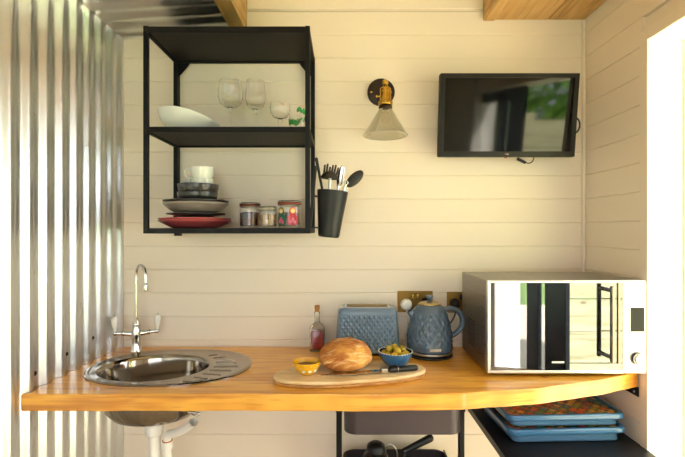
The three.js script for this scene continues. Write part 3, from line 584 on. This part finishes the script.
// ------------------------------------------------------------------ sockets
function bump(w, h, f, rep = [1, 1]) { const t = makeTex(w, h, (u, v) => { const n = f(u, v); return [n, n, n]; }); t.repeat.set(...rep); return t; }
{
  const t = thing('double_socket', 'aged brass double socket with two switches behind the kettle', 'socket', [0.313, 1.094, 0]);
  obj('faceplate', rbox(-0.076, 0.076, -0.0455, 0.0455, 0, 0.007, 0.003), M.agedBrass, t);
  for (const x of [-0.0105, 0.0105]) { const s = obj('switch', rbox(x - 0.0085, x + 0.0085, 0.010, 0.036, 0.007, 0.011, 0.002), M.black, t); obj('rocker', rbox(x - 0.0065, x + 0.0065, 0.012, 0.034, 0.011, 0.0145, 0.002), M.brass, s); }
  obj('outlet', rbox(0.03, 0.062, -0.02, 0.016, 0.007, 0.009, 0.004), M.black, t);
  const p = thing('white_plug', 'white plug in the double socket left of the kettle', 'plug', [0.273, 1.083, 0.0075]);
  obj('plug_body', lathe([[0, 0], [0.024, 0], [0.025, 0.006], [0.022, 0.026], [0.015, 0.032], [0, 0.033]], 32).rotateX(Math.PI / 2), M.plastic, p);
  obj('cord', tube([[0, -0.018, 0.015], [0.004, -0.05, 0.018], [0.0, -0.1, 0.014], [-0.01, -0.15, 0.014], [-0.008, -0.176, 0.02]], 0.0035, 30, 8), M.plastic, p);
  const s = thing('single_socket', 'aged brass single socket beside the microwave', 'socket', [0.490, 1.091, 0]);
  obj('faceplate', rbox(-0.040, 0.040, -0.0445, 0.0445, 0, 0.007, 0.003), M.agedBrass, s);
  obj('switch', rbox(0.012, 0.026, 0.012, 0.034, 0.007, 0.012, 0.002), M.black, s);
  const q = thing('black_plug', 'black plug and flex in the single socket beside the microwave', 'plug', [0.482, 1.088, 0.0075]);
  obj('plug_body', lathe([[0, 0], [0.021, 0], [0.022, 0.008], [0.018, 0.03], [0, 0.034]], 28).rotateX(Math.PI / 2), M.black, q);
  obj('cord', tube([[0, -0.015, 0.02], [-0.004, -0.05, 0.018], [-0.024, -0.085, 0.014], [-0.052, -0.10, 0.012], [-0.062, -0.13, 0.012], [-0.045, -0.17, 0.014], [-0.075, -0.184, 0.014]], 0.0032, 50, 8), M.black, q);
}
// ------------------------------------------------------------------ bottle
{
  const t = thing('cordial_bottle', 'small corked glass bottle of red liquid left of the toaster', 'bottle', [-0.106, TOP + 0.001, 0.062], 0.1);
  const sq = (g) => deform(g, v => { const r = Math.hypot(v.x, v.z); if (r < 1e-6) return; const k = Math.min(1, Math.max(0, (0.108 - v.y) / 0.012)); const a = Math.atan2(v.z, v.x), n = 5, q = Math.pow(Math.pow(Math.abs(Math.cos(a)), n) + Math.pow(Math.abs(Math.sin(a)), n), -1 / n); const f = 1 + (q - 1) * k; v.x *= f; v.z *= f; });
  const body = sq(lathe([[0, 0.0], [0.029, 0.0], [0.032, 0.003], [0.032, 0.085], [0.030, 0.097], [0.021, 0.108], [0.0115, 0.114], [0.0105, 0.12], [0.0105, 0.15], [0.012, 0.152], [0.012, 0.158], [0.0105, 0.16]], 64));
  const core = sq(lathe([[0, 0.006], [0.026, 0.006], [0.0285, 0.009], [0.0285, 0.084], [0.0265, 0.095], [0.018, 0.106], [0.0095, 0.1125], [0.0085, 0.12], [0.0085, 0.16]].reverse(), 64));
  obj('glass_body', [body, core], M.solidGlass, t);
  obj('liquid', sq(lathe([[0, 0.0085], [0.025, 0.0085], [0.0275, 0.011], [0.0275, 0.083], [0, 0.083]], 64)), phys(0x9c0f22, 0.1, { clearcoat: 0.5 }), t);
  obj('cork', lathe([[0, 0.1605], [0.009, 0.1605], [0.010, 0.165], [0.0108, 0.184], [0.0095, 0.186], [0, 0.186]], 24), std(0xb27a45, 0.85, { bumpMap: texSpeck, bumpScale: 0.001 }), t);
}
// ------------------------------------------------------------------ toaster
const blueGrey = { color: 0x647d98, roughness: 0.33 };
{
  const t = thing('toaster', 'blue grey toaster with a diamond relief', 'toaster', [0.101, TOP, 0.088]);
  // rounded-rectangle loft tapering to the top
  const loft = (rows, N = 96) => {
    const pos = [], uv = [], idx = [];
    rows.forEach(([y, hw, hd, r]) => { for (let i = 0; i <= N; i++) { const a = i / N * Math.PI * 2, n = r; const c = Math.cos(a), s = Math.sin(a), q = Math.pow(Math.pow(Math.abs(c), n) + Math.pow(Math.abs(s), n), -1 / n); const x = hw * c * q, z = hd * s * q; pos.push(x, y, z); uv.push(Math.abs(s) * q > 0.7 ? x : x + z, y); } });
    for (let r = 0; r < rows.length - 1; r++) for (let i = 0; i < N; i++) { const a = r * (N + 1) + i, b = a + 1, c = a + N + 1, d = c + 1; idx.push(a, c, b, b, c, d); }
    const g = new THREE.BufferGeometry(); g.setAttribute('position', new THREE.Float32BufferAttribute(pos, 3)); g.setAttribute('uv', new THREE.Float32BufferAttribute(uv, 2)); g.setIndex(idx); g.computeVertexNormals(); return g;
  };
  const plain = phys(blueGrey.color, 0.36, { clearcoat: 0.8, clearcoatRoughness: 0.12 });
  const rows = []; for (let k = 0; k <= 72; k++) { const f = k / 72, y = 0.012 + 0.16 * f, w = 0.130 - 0.0095 * f - 0.002 * Math.exp(-f * 30); rows.push([y, w, w - 0.0615, 6]); }
  const fac = loft(rows, 480), fp = fac.attributes.position, fn = fac.attributes.normal, fu = fac.attributes.uv;
  for (let i = 0; i < fp.count; i++) {                                // pressed diamonds, standing proud of the sheet
    const a = fu.getX(i) / 0.020, b = fu.getY(i) / 0.028, d1 = Math.abs((((a + b) % 1) + 1) % 1 - 0.5) * 2, d2 = Math.abs((((a - b) % 1) + 1) % 1 - 0.5) * 2, y = fp.getY(i), x = Math.abs(fp.getX(i));
    const e = Math.max(0, Math.min(1, (y - 0.02) / 0.006, (0.166 - y) / 0.006, (0.112 - x) / 0.006)), k = e * 0.0085 * (Math.min(d1, d2) - 0.3);
    fp.setXYZ(i, fp.getX(i) + fn.getX(i) * k, y, fp.getZ(i) + fn.getZ(i) * k);
  }
  fac.computeVertexNormals();
  obj('body', fac, plain, t);
  obj('top', loft([[0.172, 0.1202, 0.0602, 6], [0.181, 0.1175, 0.0575, 6], [0.187, 0.112, 0.052, 6], [0.189, 0.104, 0.046, 6], [0.189, 0.001, 0.001, 6]]), plain, t);
  obj('base', loft([[0.002, 0.001, 0.001, 6], [0.002, 0.124, 0.062, 6], [0.0125, 0.127, 0.065, 6]]), M.black, t);
  const fr = obj('slot_surround', rbox(-0.090, 0.090, 0.1880, 0.1905, -0.034, 0.034, 0.001), M.silver, t);
  for (const z of [-0.017, 0.017]) obj('slot', rbox(-0.084, 0.084, 0.1895, 0.1912, z - 0.0125, z + 0.0125, 0.0008), M.black, fr);
  obj('slot_divider', rbox(-0.076, 0.076, 0.1905, 0.1936, -0.0035, 0.0035, 0.0008), M.brass, fr);
  for (const x of [-0.09, 0.09]) for (const z of [-0.04, 0.04]) obj('foot', cyl(x, 0, z, 0.009, 0.009, 0.003), M.black, t);
}
// ------------------------------------------------------------------ kettle
{
  const t = thing('kettle', 'blue grey kettle with a faceted diamond relief beside the toaster', 'kettle', [0.350, TOP, 0.130]);
  const plain = phys(0x526880, 0.26, { clearcoat: 0.5, clearcoatRoughness: 0.12 });
  obj('power_base', lathe([[0, 0.001], [0.088, 0.001], [0.091, 0.004], [0.090, 0.010], [0.080, 0.014], [0, 0.014]], 56), M.black, t);
  obj('base_ring', lathe([[0.07, 0.014], [0.087, 0.014], [0.089, 0.018], [0.089, 0.025], [0.07, 0.025]], 56), M.silver, t);
  obj('lower_band', lathe([[0.07, 0.0252], [0.089, 0.0252], [0.0915, 0.03], [0.091, 0.052], [0.0900, 0.056]], 64), plain, t);
  const curve = new THREE.SplineCurve([[0.0900, 0.056], [0.0898, 0.066], [0.087, 0.09], [0.081, 0.12], [0.073, 0.15], [0.064, 0.178]].map(([x, y]) => new THREE.Vector2(x, y)));
  const fac = new THREE.LatheGeometry(curve.getPoints(56), 240);
  deform(fac, v => { const a = Math.atan2(v.x, v.z) / (Math.PI * 2) * 20, b = (v.y - 0.058) / 0.042, d1 = Math.abs((((a + b) % 1) + 1) % 1 - 0.5) * 2, d2 = Math.abs((((a - b) % 1) + 1) % 1 - 0.5) * 2, e = Math.min(1, (v.y - 0.056) / 0.008, (0.178 - v.y) / 0.008), r = Math.hypot(v.x, v.z), k = 1 + e * 0.0056 * (Math.min(d1, d2) - 0.35) / r; v.x *= k; v.z *= k; });
  obj('body', smooth(fac), plain, t);
  obj('shoulder', lathe([[0.064, 0.178], [0.058, 0.190], [0.050, 0.199], [0.044, 0.203]], 56), plain, t);
  const l = obj('lid', lathe([[0.044, 0.203], [0.046, 0.206], [0.044, 0.209], [0.03, 0.214], [0.012, 0.217], [0, 0.217]], 48), std(0xb9a67c, 0.25, { metalness: 0.9 }), t);
  obj('knob', lathe([[0, 0.216], [0.008, 0.216], [0.007, 0.222], [0.013, 0.228], [0.0155, 0.234], [0.011, 0.240], [0, 0.241]], 28), plain, l);
  const sp = []; // spout: a tapering beak to the left
  const spg = tube([[-0.044, 0.125, 0], [-0.058, 0.148, 0], [-0.067, 0.164, 0], [-0.075, 0.178, 0]], 0.017, 24, 18);
  deform(spg, v => { const k = Math.max(0, Math.min(1, (v.y - 0.125) / 0.06)); v.z *= 1.25 - 0.75 * k; });
  obj('spout', spg, new THREE.MeshPhysicalMaterial({ color: 0x526880, roughness: 0.26, side: THREE.DoubleSide, clearcoat: 0.3 }), t);
  const hd = tube([[0.058, 0.182, 0], [0.085, 0.187, 0], [0.112, 0.178, 0], [0.129, 0.152, 0], [0.131, 0.125, 0], [0.119, 0.100, 0], [0.098, 0.082, 0], [0.085, 0.075, 0]], 0.0105, 60, 14);
  deform(hd, v => { v.z *= 1.25; });
  obj('handle', hd, plain, t);
  const b = obj('badge', rbox(-0.022, 0.022, 0.0365, 0.0465, 0.088, 0.0925, 0.001), M.silver, t); b.userData.label = 'silver badge';
  b.rotation.y = 0.06;
}
// ------------------------------------------------------------------ microwave
{
  const W0 = 0.4947, W1 = 1.036, H0 = 0.9125, H1 = 1.2295, Z0 = 0.08, Z1 = 0.40, DR = 0.960;
  const t = thing('microwave', 'silver microwave oven with a mirrored door at the right end of the worktop', 'microwave', [0, 0, 0]);
  obj('cabinet', rbox(W0, W1, H0, H1, Z0, Z1 - 0.022, 0.004), std(0x9b968f, 0.75, { metalness: 1, roughnessMap: texBrushed }), t);
  const d = obj('door', [rbox(W0, W0 + 0.011, H0, H1, Z1 - 0.02, Z1, 0.002), rbox(DR - 0.004, DR - 0.001, H0, H1, Z1 - 0.02, Z1, 0.001), rbox(W0 + 0.010, DR - 0.003, H0, H0 + 0.010, Z1 - 0.02, Z1, 0.002), rbox(W0 + 0.010, DR - 0.003, H1 - 0.008, H1, Z1 - 0.02, Z1, 0.002)], std(0xd8d5d0, 0.3, { metalness: 0.85 }), t);
  obj('mirror_glass', box(W0 + 0.0105, DR - 0.0035, H0 + 0.009, H1 - 0.007, Z1 - 0.018, Z1 - 0.0015), std(0x74767c, 0.02, { metalness: 1 }), d);
  obj('logo', rbox(0.7145, 0.7565, 0.9475, 0.9535, Z1 - 0.0016, Z1 - 0.0010, 0.0003, 1), std(0xcfcdd2, 0.4), d);
  const h = obj('handle', [rbox(0.8915, 0.9035, 0.960, 1.2155, Z1 + 0.030, Z1 + 0.044, 0.004), rod([0.8975, 0.976, Z1 - 0.003], [0.8975, 0.976, Z1 + 0.034], 0.007), rod([0.8975, 1.20, Z1 - 0.003], [0.8975, 1.20, Z1 + 0.034], 0.007)], std(0x8a817a, 0.28, { metalness: 1 }), d);
  obj('handle_plate', rbox(0.938, 0.944, 0.945, 1.222, Z1 - 0.002, Z1 + 0.004, 0.002), std(0xb8a892, 0.3, { metalness: 0.8 }), d);
  const p = obj('control_panel', rbox(DR + 0.001, W1, H0, H1, Z1 - 0.0215, Z1 - 0.001, 0.003), std(0xe9e7e4, 0.4, { metalness: 0.15 }), t);
  obj('display', rbox(0.983, 1.029, 1.055, 1.137, Z1 - 0.001, Z1 + 0.0008, 0.0006), phys(0x121114, 0.4, { specularIntensity: 0.5 }), p);
  obj('knob', lathe([[0, 0.02], [0.014, 0.02], [0.0185, 0.017], [0.0195, 0.0], [0, 0.0]].reverse(), 36).rotateX(Math.PI / 2).translate(1.004, 0.964, Z1 - 0.001), std(0xc9c6c2, 0.25, { metalness: 1 }), p);
  obj('knob_ring', new THREE.TorusGeometry(0.0205, 0.0018, 8, 36).translate(1.004, 0.964, Z1), std(0x7f7a78, 0.3, { metalness: 1 }), p);
  const bm = std(0xb9b4b2, 0.5);
  for (let r = 0; r < 4; r++) for (const x of [0.990, 1.006, 1.022]) obj('button_mark', rbox(x - 0.004, x + 0.004, 1.153 + r * 0.016, 1.157 + r * 0.016, Z1 - 0.0012, Z1 - 0.0006, 0.0003, 1), bm, p);
  for (let r = 0; r < 3; r++) for (const x of [0.996, 1.016]) obj('button_mark', rbox(x - 0.004, x + 0.004, 1.000 + r * 0.016, 1.004 + r * 0.016, Z1 - 0.0012, Z1 - 0.0006, 0.0003, 1), bm, p);
  const hg = new THREE.CylinderGeometry(0.0026, 0.0026, 0.0012, 10).rotateZ(Math.PI / 2), hm = std(0x1a1919, 0.8);
  for (let c = 0; c < 7; c++) for (let r = 0; r < 9; r++) { const m = obj('vent_hole', hg, hm, t); m.position.set(W0 - 0.0001, 0.965 + r * 0.0115, 0.175 + c * 0.0125); }
  for (const x of [W0 + 0.04, W1 - 0.04]) for (const z of [Z0 + 0.04, Z1 - 0.06]) obj('foot', cyl(x, TOP + 0.0005, z, 0.014, 0.016, 0.0122), M.black, t);
}
// ------------------------------------------------------------------ chopping board and food
const BT = TOP + 0.0225;
{
  const pts = []; const cx = 0.026, cz = 0.400, rot = -0.17;
  for (let i = 0; i < 96; i++) {
    const a = i / 96 * Math.PI * 2, c = Math.cos(a), s = Math.sin(a), n = 2.3, q = Math.pow(Math.pow(Math.abs(c) / 0.262, n) + Math.pow(Math.abs(s) / 0.100, n), -1 / n) * (1 + 0.012 * Math.sin(3 * a + 1) + 0.006 * Math.sin(7 * a));
    const x = q * c, z = q * s; pts.push([cx + x * Math.cos(rot) - z * Math.sin(rot), cz + x * Math.sin(rot) + z * Math.cos(rot)]);
  }
  const t = thing('chopping_board', 'oval pale wood chopping board with a waney edge', 'board', [0, 0, 0]);
  obj('board', worldUV(slab(planShape(pts), TOP + 0.0095, BT, 0.006, 4)), std(0xffffff, 0.5, { map: texBoard }), t);
  obj('bark_edge', worldUV(slab(planShape(pts), TOP + 0.001, TOP + 0.0096, 0.003, 2)), std(0xffffff, 0.7, { map: texBark }), t);
}
{ // round loaf
  const n3 = (x, y, z) => vnoise(x * 40 + 7, y * 40 + z * 33 + 3, 997, 991, 71);
  const g = new THREE.SphereGeometry(1, 96, 64);
  const cols = [];
  deform(g, v => {
    const y = v.y, top = y > 0 ? 0.064 : 0.044; const w = y > 0 ? 1 : 1 + 0.04 * y;
    const lump = 1 + 0.03 * Math.sin(v.x * 4 + v.z * 3) * v.y + 0.018 * Math.sin(v.x * 9 - v.z * 7 + 2);
    const f = Math.max(-0.92, y);
    v.set(v.x * 0.092 * w * lump, f * top, v.z * 0.082 * w * lump);
    // scored cuts across the crown
    if (y > 0.15) for (const [cx, sl, dp] of [[-0.035, 0.5, 1], [0.012, 0.45, 0.9], [0.052, 0.4, 0.7]]) { const d = (v.x - cx - v.z * sl) / 0.009; v.y -= 0.0035 * dp * Math.exp(-d * d) * y; v.y += 0.002 * Math.exp(-(d - 1.7) * (d - 1.7)) * y; }
  });
  g.setAttribute('uv', new THREE.BufferAttribute(new Float32Array(g.attributes.position.count * 2), 2));
  const p = g.attributes.position, uv = g.attributes.uv;
  for (let i = 0; i < p.count; i++) uv.setXY(i, p.getX(i) / 0.2 + 0.5, (p.getY(i) * 1.2 - p.getZ(i) * 0.8) / 0.2 + 0.5);
  const crust = makeTex(512, 512, (u, v) => {
    const a = fbm(u, v, 3, 3, 4, 91), w = fbm(u, v, 6, 6, 2, 93) * 0.12, b = fbm(u, v + w, 6, 26, 4, 95), d = fbm(u, v, 40, 40, 3, 97), e = fbm(u + w, v + w, 9, 9, 3, 99);
    let col = mixc(hex(0xe2a64f), hex(0xb36426), (a - 0.36) * 3.0);
    col = mixc(col, hex(0x8d4a1d), Math.max(0, 0.03 - Math.abs(e - 0.5)) * 14);                      // crackle in the crust
    col = mixc(col, hex(0xf3dcae), Math.max(0, b - 0.54) * 3.2 * (0.4 + d));                          // flour in streaks
    return mixc(col, hex(0x9a5522), Math.max(0, d - 0.68) * 2.5);
  }, { srgb: true });
  const m = tag(obj('bread_loaf', g, std(0xffffff, 0.75, { map: crust, bumpMap: makeTex(256, 256, (u, v) => { const n = fbm(u, v, 24, 24, 4, 101); return [n, n, n]; }), bumpScale: 0.004 })), 'round crusty loaf of bread on the chopping board', 'bread');
  m.position.set(0.010, BT + 0.0415, 0.382); m.rotation.y = 0.25;
}
const bowlProf = (r, h) => [[0, 0], [r * 0.45, 0], [r * 0.5, 0.003], [r * 0.78, h * 0.3], [r * 0.95, h * 0.68], [r, h * 0.97], [r * 0.985, h], [r * 0.96, h * 0.97], [r * 0.9, h * 0.68], [r * 0.72, h * 0.35], [r * 0.4, h * 0.14], [0, h * 0.12]];
{ // yellow dip bowl
  const t = thing('dip_bowl', 'small yellow bowl with a white dotted pattern on the chopping board', 'bowl', [-0.119, BT, 0.432]);
  obj('bowl', lathe(bowlProf(0.045, 0.043), 48), phys(0xecb012, 0.25, { clearcoat: 0.6 }), t);
  obj('sauce', lathe([[0, 0.030], [0.033, 0.029], [0.038, 0.028]].reverse(), 40), phys(0x5e2c12, 0.3, { side: THREE.DoubleSide }), t);
  const wm = std(0xf3ecd6, 0.4), bm = std(0x7d8fae, 0.4);
  for (let k = 0; k < 22; k++) { const a = k / 22 * Math.PI * 2; obj('painted_dot', ball(Math.cos(a) * 0.0440, 0.034 - (k % 2) * 0.006, Math.sin(a) * 0.0440 - (k % 2) * 0, 0.0014, 0.0014, 0.0014, 8, 6), k % 3 ? wm : bm, t); }
  for (let k = 0; k < 3; k++) obj('painted_flower', ball(0, 0, 0.0375, 0.006, 0.005, 0.0015, 10, 8).translate(0, 0.018, 0).rotateY(-0.2 + k * 0.55), wm, t);
}
{ // blue bowl
  const t = thing('olive_bowl', 'blue glazed bowl with a white speckled rim holding olives', 'bowl', [0.187, BT, 0.345]);
  obj('bowl', lathe(bowlProf(0.060, 0.053), 56), phys(0x2c5f8c, 0.25, { clearcoat: 0.6 }), t);
  obj('inner_glaze', lathe([[0.057, 0.0508], [0.0535, 0.0365], [0.0425, 0.0195], [0.022, 0.0088], [0, 0.0078]].reverse(), 48), new THREE.MeshPhysicalMaterial({ color: 0x1d2a3c, roughness: 0.25, side: THREE.DoubleSide }), t);
  const wm = std(0xeeeadf, 0.4);
  for (let k = 0; k < 34; k++) { const a = k / 34 * Math.PI * 2; obj('rim_dash', ball(Math.cos(a) * 0.0593, 0.0524, Math.sin(a) * 0.0593, 0.0024, 0.0016, 0.0024, 8, 6), wm, t); }
}
{ // olives, each its own
  const og = deform(ball(0, 0, 0, 0.0125, 0.0125, 0.0155, 20, 16), v => { v.x *= 1 - 4 * v.z; v.y *= 1 - 4 * v.z; });
  const om = [0xb89a1c, 0xa8921e, 0xc8a422, 0x9c851a].map(c => phys(c, 0.22, { clearcoat: 0.5, clearcoatRoughness: 0.15 }));
  const spots = [];
  for (let k = 0; k < 8; k++) spots.push([Math.cos(k * 0.785 + 0.2) * 0.036, 0.0430, Math.sin(k * 0.785 + 0.2) * 0.036]);
  spots.push([0.002, 0.043, 0.002]);
  for (const [x, z] of [[-0.022, -0.004], [0.004, 0.022], [0.024, -0.002], [0.001, -0.024]]) spots.push([x, 0.0585, z]);
  spots.forEach(([x, y, z], i) => {
    const m = tag(obj('olive', og, om[i % 4]), i > 8 ? ['leftmost olive on top of the heap in the blue bowl', 'front olive on top of the heap in the blue bowl', 'rightmost olive on top of the heap in the blue bowl', 'rear olive on top of the heap in the blue bowl'][i - 9] : 'olive in the lower layer of the blue bowl', 'olive', 'olives heaped in the blue bowl');
    m.position.set(0.187 + x, BT + y, 0.345 + z); m.rotation.set(rr(-0.4, 0.4), rr(0, 6), rr(-0.4, 0.4));
  });
}
{ // bread knife on the board
  const A = V(-0.072, BT + 0.003, 0.462), B = V(0.250, BT + 0.010, 0.402), dir = B.clone().sub(A), L = dir.length();
  const t = thing('kitchen_knife', 'kitchen knife with a black handle lying on the chopping board', 'knife', [A.x, A.y, A.z]);
  t.rotation.y = Math.atan2(-dir.z, dir.x); t.rotation.order = 'YZX'; t.rotation.z = Math.asin(dir.y / L);
  const s = new THREE.Shape(); s.moveTo(0, 0.002); s.quadraticCurveTo(0.05, -0.016, 0.10, -0.017); s.lineTo(0.205, -0.014); s.lineTo(0.205, 0.012); s.lineTo(0.10, 0.012); s.quadraticCurveTo(0.04, 0.012, 0, 0.002);
  obj('blade', new THREE.ExtrudeGeometry(s, { depth: 0.0014, bevelEnabled: true, bevelSize: 0.0006, bevelThickness: 0.0006, bevelSegments: 1 }).rotateX(-Math.PI / 2), M.chrome, t);
  obj('bolster', rbox(0.203, 0.226, -0.006, 0.009, -0.0115, 0.0125, 0.003), M.silver, t);
  const h = deform(new THREE.CapsuleGeometry(0.0105, 0.085, 6, 16).rotateZ(Math.PI / 2).translate(0.282, 0, 0), v => { v.z *= 1.15; v.y = v.y * 0.95 + 0.0015 + 0.002 * Math.cos((v.x - 0.28) * 40); });
  const hh = obj('handle', h, std(0x1a1a1f, 0.4), t);
  obj('handle_ring', new THREE.TorusGeometry(0.0108, 0.0013, 8, 24).rotateY(Math.PI / 2).scale(1, 0.95, 1.15).translate(0.262, 0.0032, 0), M.silver, hh);
}

// ------------------------------------------------------------------ below the worktop
{ // bracket on the right wall
  const t = thing('worktop_bracket', 'small black bracket on the right wall under the worktop end', 'bracket', [0, 0, 0]);
  const s = new THREE.Shape(); s.moveTo(0.345, TOP - 0.0525); s.lineTo(0.25, TOP - 0.0525); s.lineTo(0.25, TOP - 0.056); s.lineTo(0.335, TOP - 0.095); s.lineTo(0.345, TOP - 0.095);
  obj('flange', rbox(XR - 0.004, XR - 0.0002, TOP - 0.087, TOP - 0.0525, 0.28, 0.35, 0.001), M.black, t);
  obj('shelf_arm', rbox(XR - 0.045, XR - 0.004, TOP - 0.0565, TOP - 0.0525, 0.28, 0.343, 0.001), M.black, t);
  for (const z of [0.295, 0.33]) obj('screw', ball(XR - 0.005, TOP - 0.074, z, 0.003, 0.005, 0.005, 10, 8), M.silver, t);
}
{ // black shelf board that carries the lap trays, fixed to the back and right walls
  const t = thing('low_shelf', 'black shelf board under the right end of the worktop', 'shelf', [0, 0, 0]);
  const bm = std(0x0d0e13, 0.45);
  obj('shelf_board', rbox(0.540, 1.0435, 0.622, 0.650, 0.0005, 0.47, 0.003), bm, t);
  obj('wall_batten', rbox(0.58, 1.00, 0.585, 0.6215, 0.0005, 0.022, 0.002), M.cream, t);
  obj('wall_batten', rbox(1.023, 1.0435, 0.585, 0.6215, 0.03, 0.36, 0.002), M.cream, t);
}
{ // two lap trays with cushions
  const floral = makeTex(512, 512, (u, v) => {
    let c = mixc(hex(0x1c2a30), hex(0x3a4a34), fbm(u, v, 8, 8, 3, 121) * 1.2);
    const f = 12; for (let k = 0; k < 3; k++) {
      const uu = u * f + k * 0.37, vv = v * f + k * 0.61, ix = Math.floor(uu), iy = Math.floor(vv), q = hash(((ix % f) + f) % f, ((iy % f) + f) % f, 130 + k);
      const du = uu - ix - 0.5 - (q - 0.5) * 0.5, dv = vv - iy - 0.5 + (q - 0.5) * 0.4, a = Math.atan2(dv, du), r = Math.hypot(du, dv) / (0.30 + 0.1 * Math.cos(a * 5 + q * 9));
      if (r < 1) c = mixc(hex([0xc8552c, 0x7d8f3e, 0xd29a4a, 0x356b76, 0xb23f2a][Math.floor(q * 5)]), hex(0xe8b878), Math.max(0, 0.35 - r) * 1.6);
    }
    return c;
  }, { srgb: true, rx: 2.2, ry: 2.2 });
  const blue = phys(0x235f90, 0.3, { clearcoat: 0.4 }), cush = std(0x3c6186, 0.9, { bumpMap: texSpeck, bumpScale: 0.001 });
  const rr2 = (w, d, r) => { const s = new THREE.Shape(); s.moveTo(-w + r, -d); s.lineTo(w - r, -d); s.quadraticCurveTo(w, -d, w, -d + r); s.lineTo(w, d - r); s.quadraticCurveTo(w, d, w - r, d); s.lineTo(-w + r, d); s.quadraticCurveTo(-w, d, -w, d - r); s.lineTo(-w, -d + r); s.quadraticCurveTo(-w, -d, -w + r, -d); return s; };
  const tray = (label, x, y, z, turn, chh) => {
    const t = thing('lap_tray', label, 'tray', [x, y, z], turn, null);
    const c = slab(rr2(0.196, 0.146, 0.03), 0, chh, Math.min(0.012, chh * 0.4), 5);
    obj('cushion', deform(smooth(c), v => { v.y = v.y < 0.004 ? v.y : v.y; v.x += 0.003 * Math.sin(v.z * 60 + v.y * 150); v.z += 0.002 * Math.sin(v.x * 45 + v.y * 90); }), cush, t);
    const rimS = rr2(0.214, 0.162, 0.035); const hole = rr2(0.2, 0.148, 0.03); rimS.holes.push(new THREE.Path(hole.getPoints(8)));
    obj('rim', slab(rimS, chh + 0.0005, chh + 0.0205, 0.005, 3), blue, t);
    obj('tray_top', worldUV(slab(rr2(0.2, 0.148, 0.03), chh + 0.0005, chh + 0.0115)), std(0xffffff, 0.35, { map: floral }), t);
    return t;
  };
  tray('lower of the two blue cushioned lap trays, lying on the black shelf board', 0.786, 0.651, 0.200, 0.05, 0.034);
  tray('upper blue lap tray with an orange and green floral top', 0.783, 0.706, 0.196, 0.045, 0.027);
}
{ // metal trolley with baskets
  const t = thing('kitchen_trolley', 'dark grey metal trolley with deep baskets under the middle of the worktop', 'trolley', [0, 0, 0]);
  const tm = std(0x453e43, 0.42, { metalness: 0.3 });
  const X0 = 0.006, X1 = 0.418, Z0 = 0.075, Z1 = 0.375;
  const ring = (r, g) => { const s = new THREE.Shape(); const w = (X1 - X0) / 2 - g, d = (Z1 - Z0) / 2 - g; r -= g; s.moveTo(-w + r, -d); s.lineTo(w - r, -d); s.absarc(w - r, -d + r, r, -Math.PI / 2, 0); s.lineTo(w, d - r); s.absarc(w - r, d - r, r, 0, Math.PI / 2); s.lineTo(-w + r, d); s.absarc(-w + r, d - r, r, Math.PI / 2, Math.PI); s.lineTo(-w, -d + r); s.absarc(-w + r, -d + r, r, Math.PI, Math.PI * 1.5); return s; };
  const basket = (y, h, mat) => {
    const o = ring(0.045, 0), i = ring(0.045, 0.002); o.holes.push(new THREE.Path(i.getPoints(12)));
    const b = obj('basket', slab(o, y, y + h, 0).translate((X0 + X1) / 2, 0, (Z0 + Z1) / 2), mat, t);
    obj('basket_floor', slab(ring(0.045, 0.0022), y + 0.0, y + 0.002).translate((X0 + X1) / 2, 0, (Z0 + Z1) / 2), mat, b);
    const rp = ring(0.045, -0.001).getPoints(10).map(p => V((X0 + X1) / 2 + p.x, y + h, (Z0 + Z1) / 2 - p.y)); rp.pop();
    obj('rim_wire', tube(rp, 0.003, 120, 6, true), tm, b);
  };
  basket(0.692, 0.095, tm); basket(0.405, 0.085, tm); basket(0.12, 0.09, tm);
  for (const x of [-0.0125, 0.4365]) { obj('post', rbox(x - 0.0105, x + 0.0105, 0.06, 0.80, 0.27, 0.292, 0.005), M.blackMetal, t); obj('sleeve', rbox(x - 0.013, x + 0.013, 0.735, 0.80, 0.268, 0.294, 0.004), M.blackMetal, t); }
  for (const x of [-0.0125, 0.4365]) obj('foot_bar', [rbox(x - 0.009, x + 0.009, 0.055, 0.075, 0.08, 0.37, 0.004)], M.blackMetal, t);
  for (const x of [-0.0125, 0.4365]) for (const z of [0.1, 0.35]) obj('caster', new THREE.CylinderGeometry(0.0275, 0.0275, 0.018, 24).rotateZ(Math.PI / 2).translate(x, 0.0275, z), M.black, t);
}
{ // things in the middle basket
  const p = thing('glass_teapot', 'dark pot with a round lid and wire handle in the trolley basket', 'pot', [0.130, 0.4075, 0.19]);
  p.scale.y = 1.4;
  obj('pot_body', lathe([[0, 0], [0.045, 0], [0.055, 0.012], [0.06, 0.05], [0.05, 0.085], [0.036, 0.095]], 36), std(0x3a342c, 0.25, { metalness: 0.5, side: THREE.DoubleSide }), p);
  obj('lid', lathe([[0.0, 0.093], [0.036, 0.093], [0.038, 0.1], [0.034, 0.114], [0.02, 0.121], [0, 0.122]], 32), M.black, p);
  obj('wire_handle', tube([[0.036, 0.094, 0], [0.042, 0.114, 0.01], [0.058, 0.118, 0.012], [0.076, 0.106, 0.012], [0.082, 0.085, 0.01], [0.077, 0.06, 0.008], [0.06, 0.05, 0]], 0.003, 50, 8), M.silver, p);
  const k = thing('frying_pan', 'black frying pan with its handle rising from the trolley basket', 'pan', [0.285, 0.4075, 0.245]);
  obj('pan_body', lathe([[0, 0], [0.05, 0], [0.075, 0.03], [0.0755, 0.032], [0.073, 0.031], [0.05, 0.004], [0, 0.003]], 40), M.black, k);
  obj('handle', (() => { const A = V(-0.045, 0.138, -0.05), B = V(0.056, 0.183, -0.06); return [rod([-0.055, 0.022, -0.03], A.toArray(), 0.007, 0.010), rod(A.toArray(), B.toArray(), 0.0115, 0.0145), ball(0.056, 0.183, -0.06, 0.0145), ball(...A.toArray(), 0.0115)]; })(), M.black, k);
}

renderer.render(scene, camera);
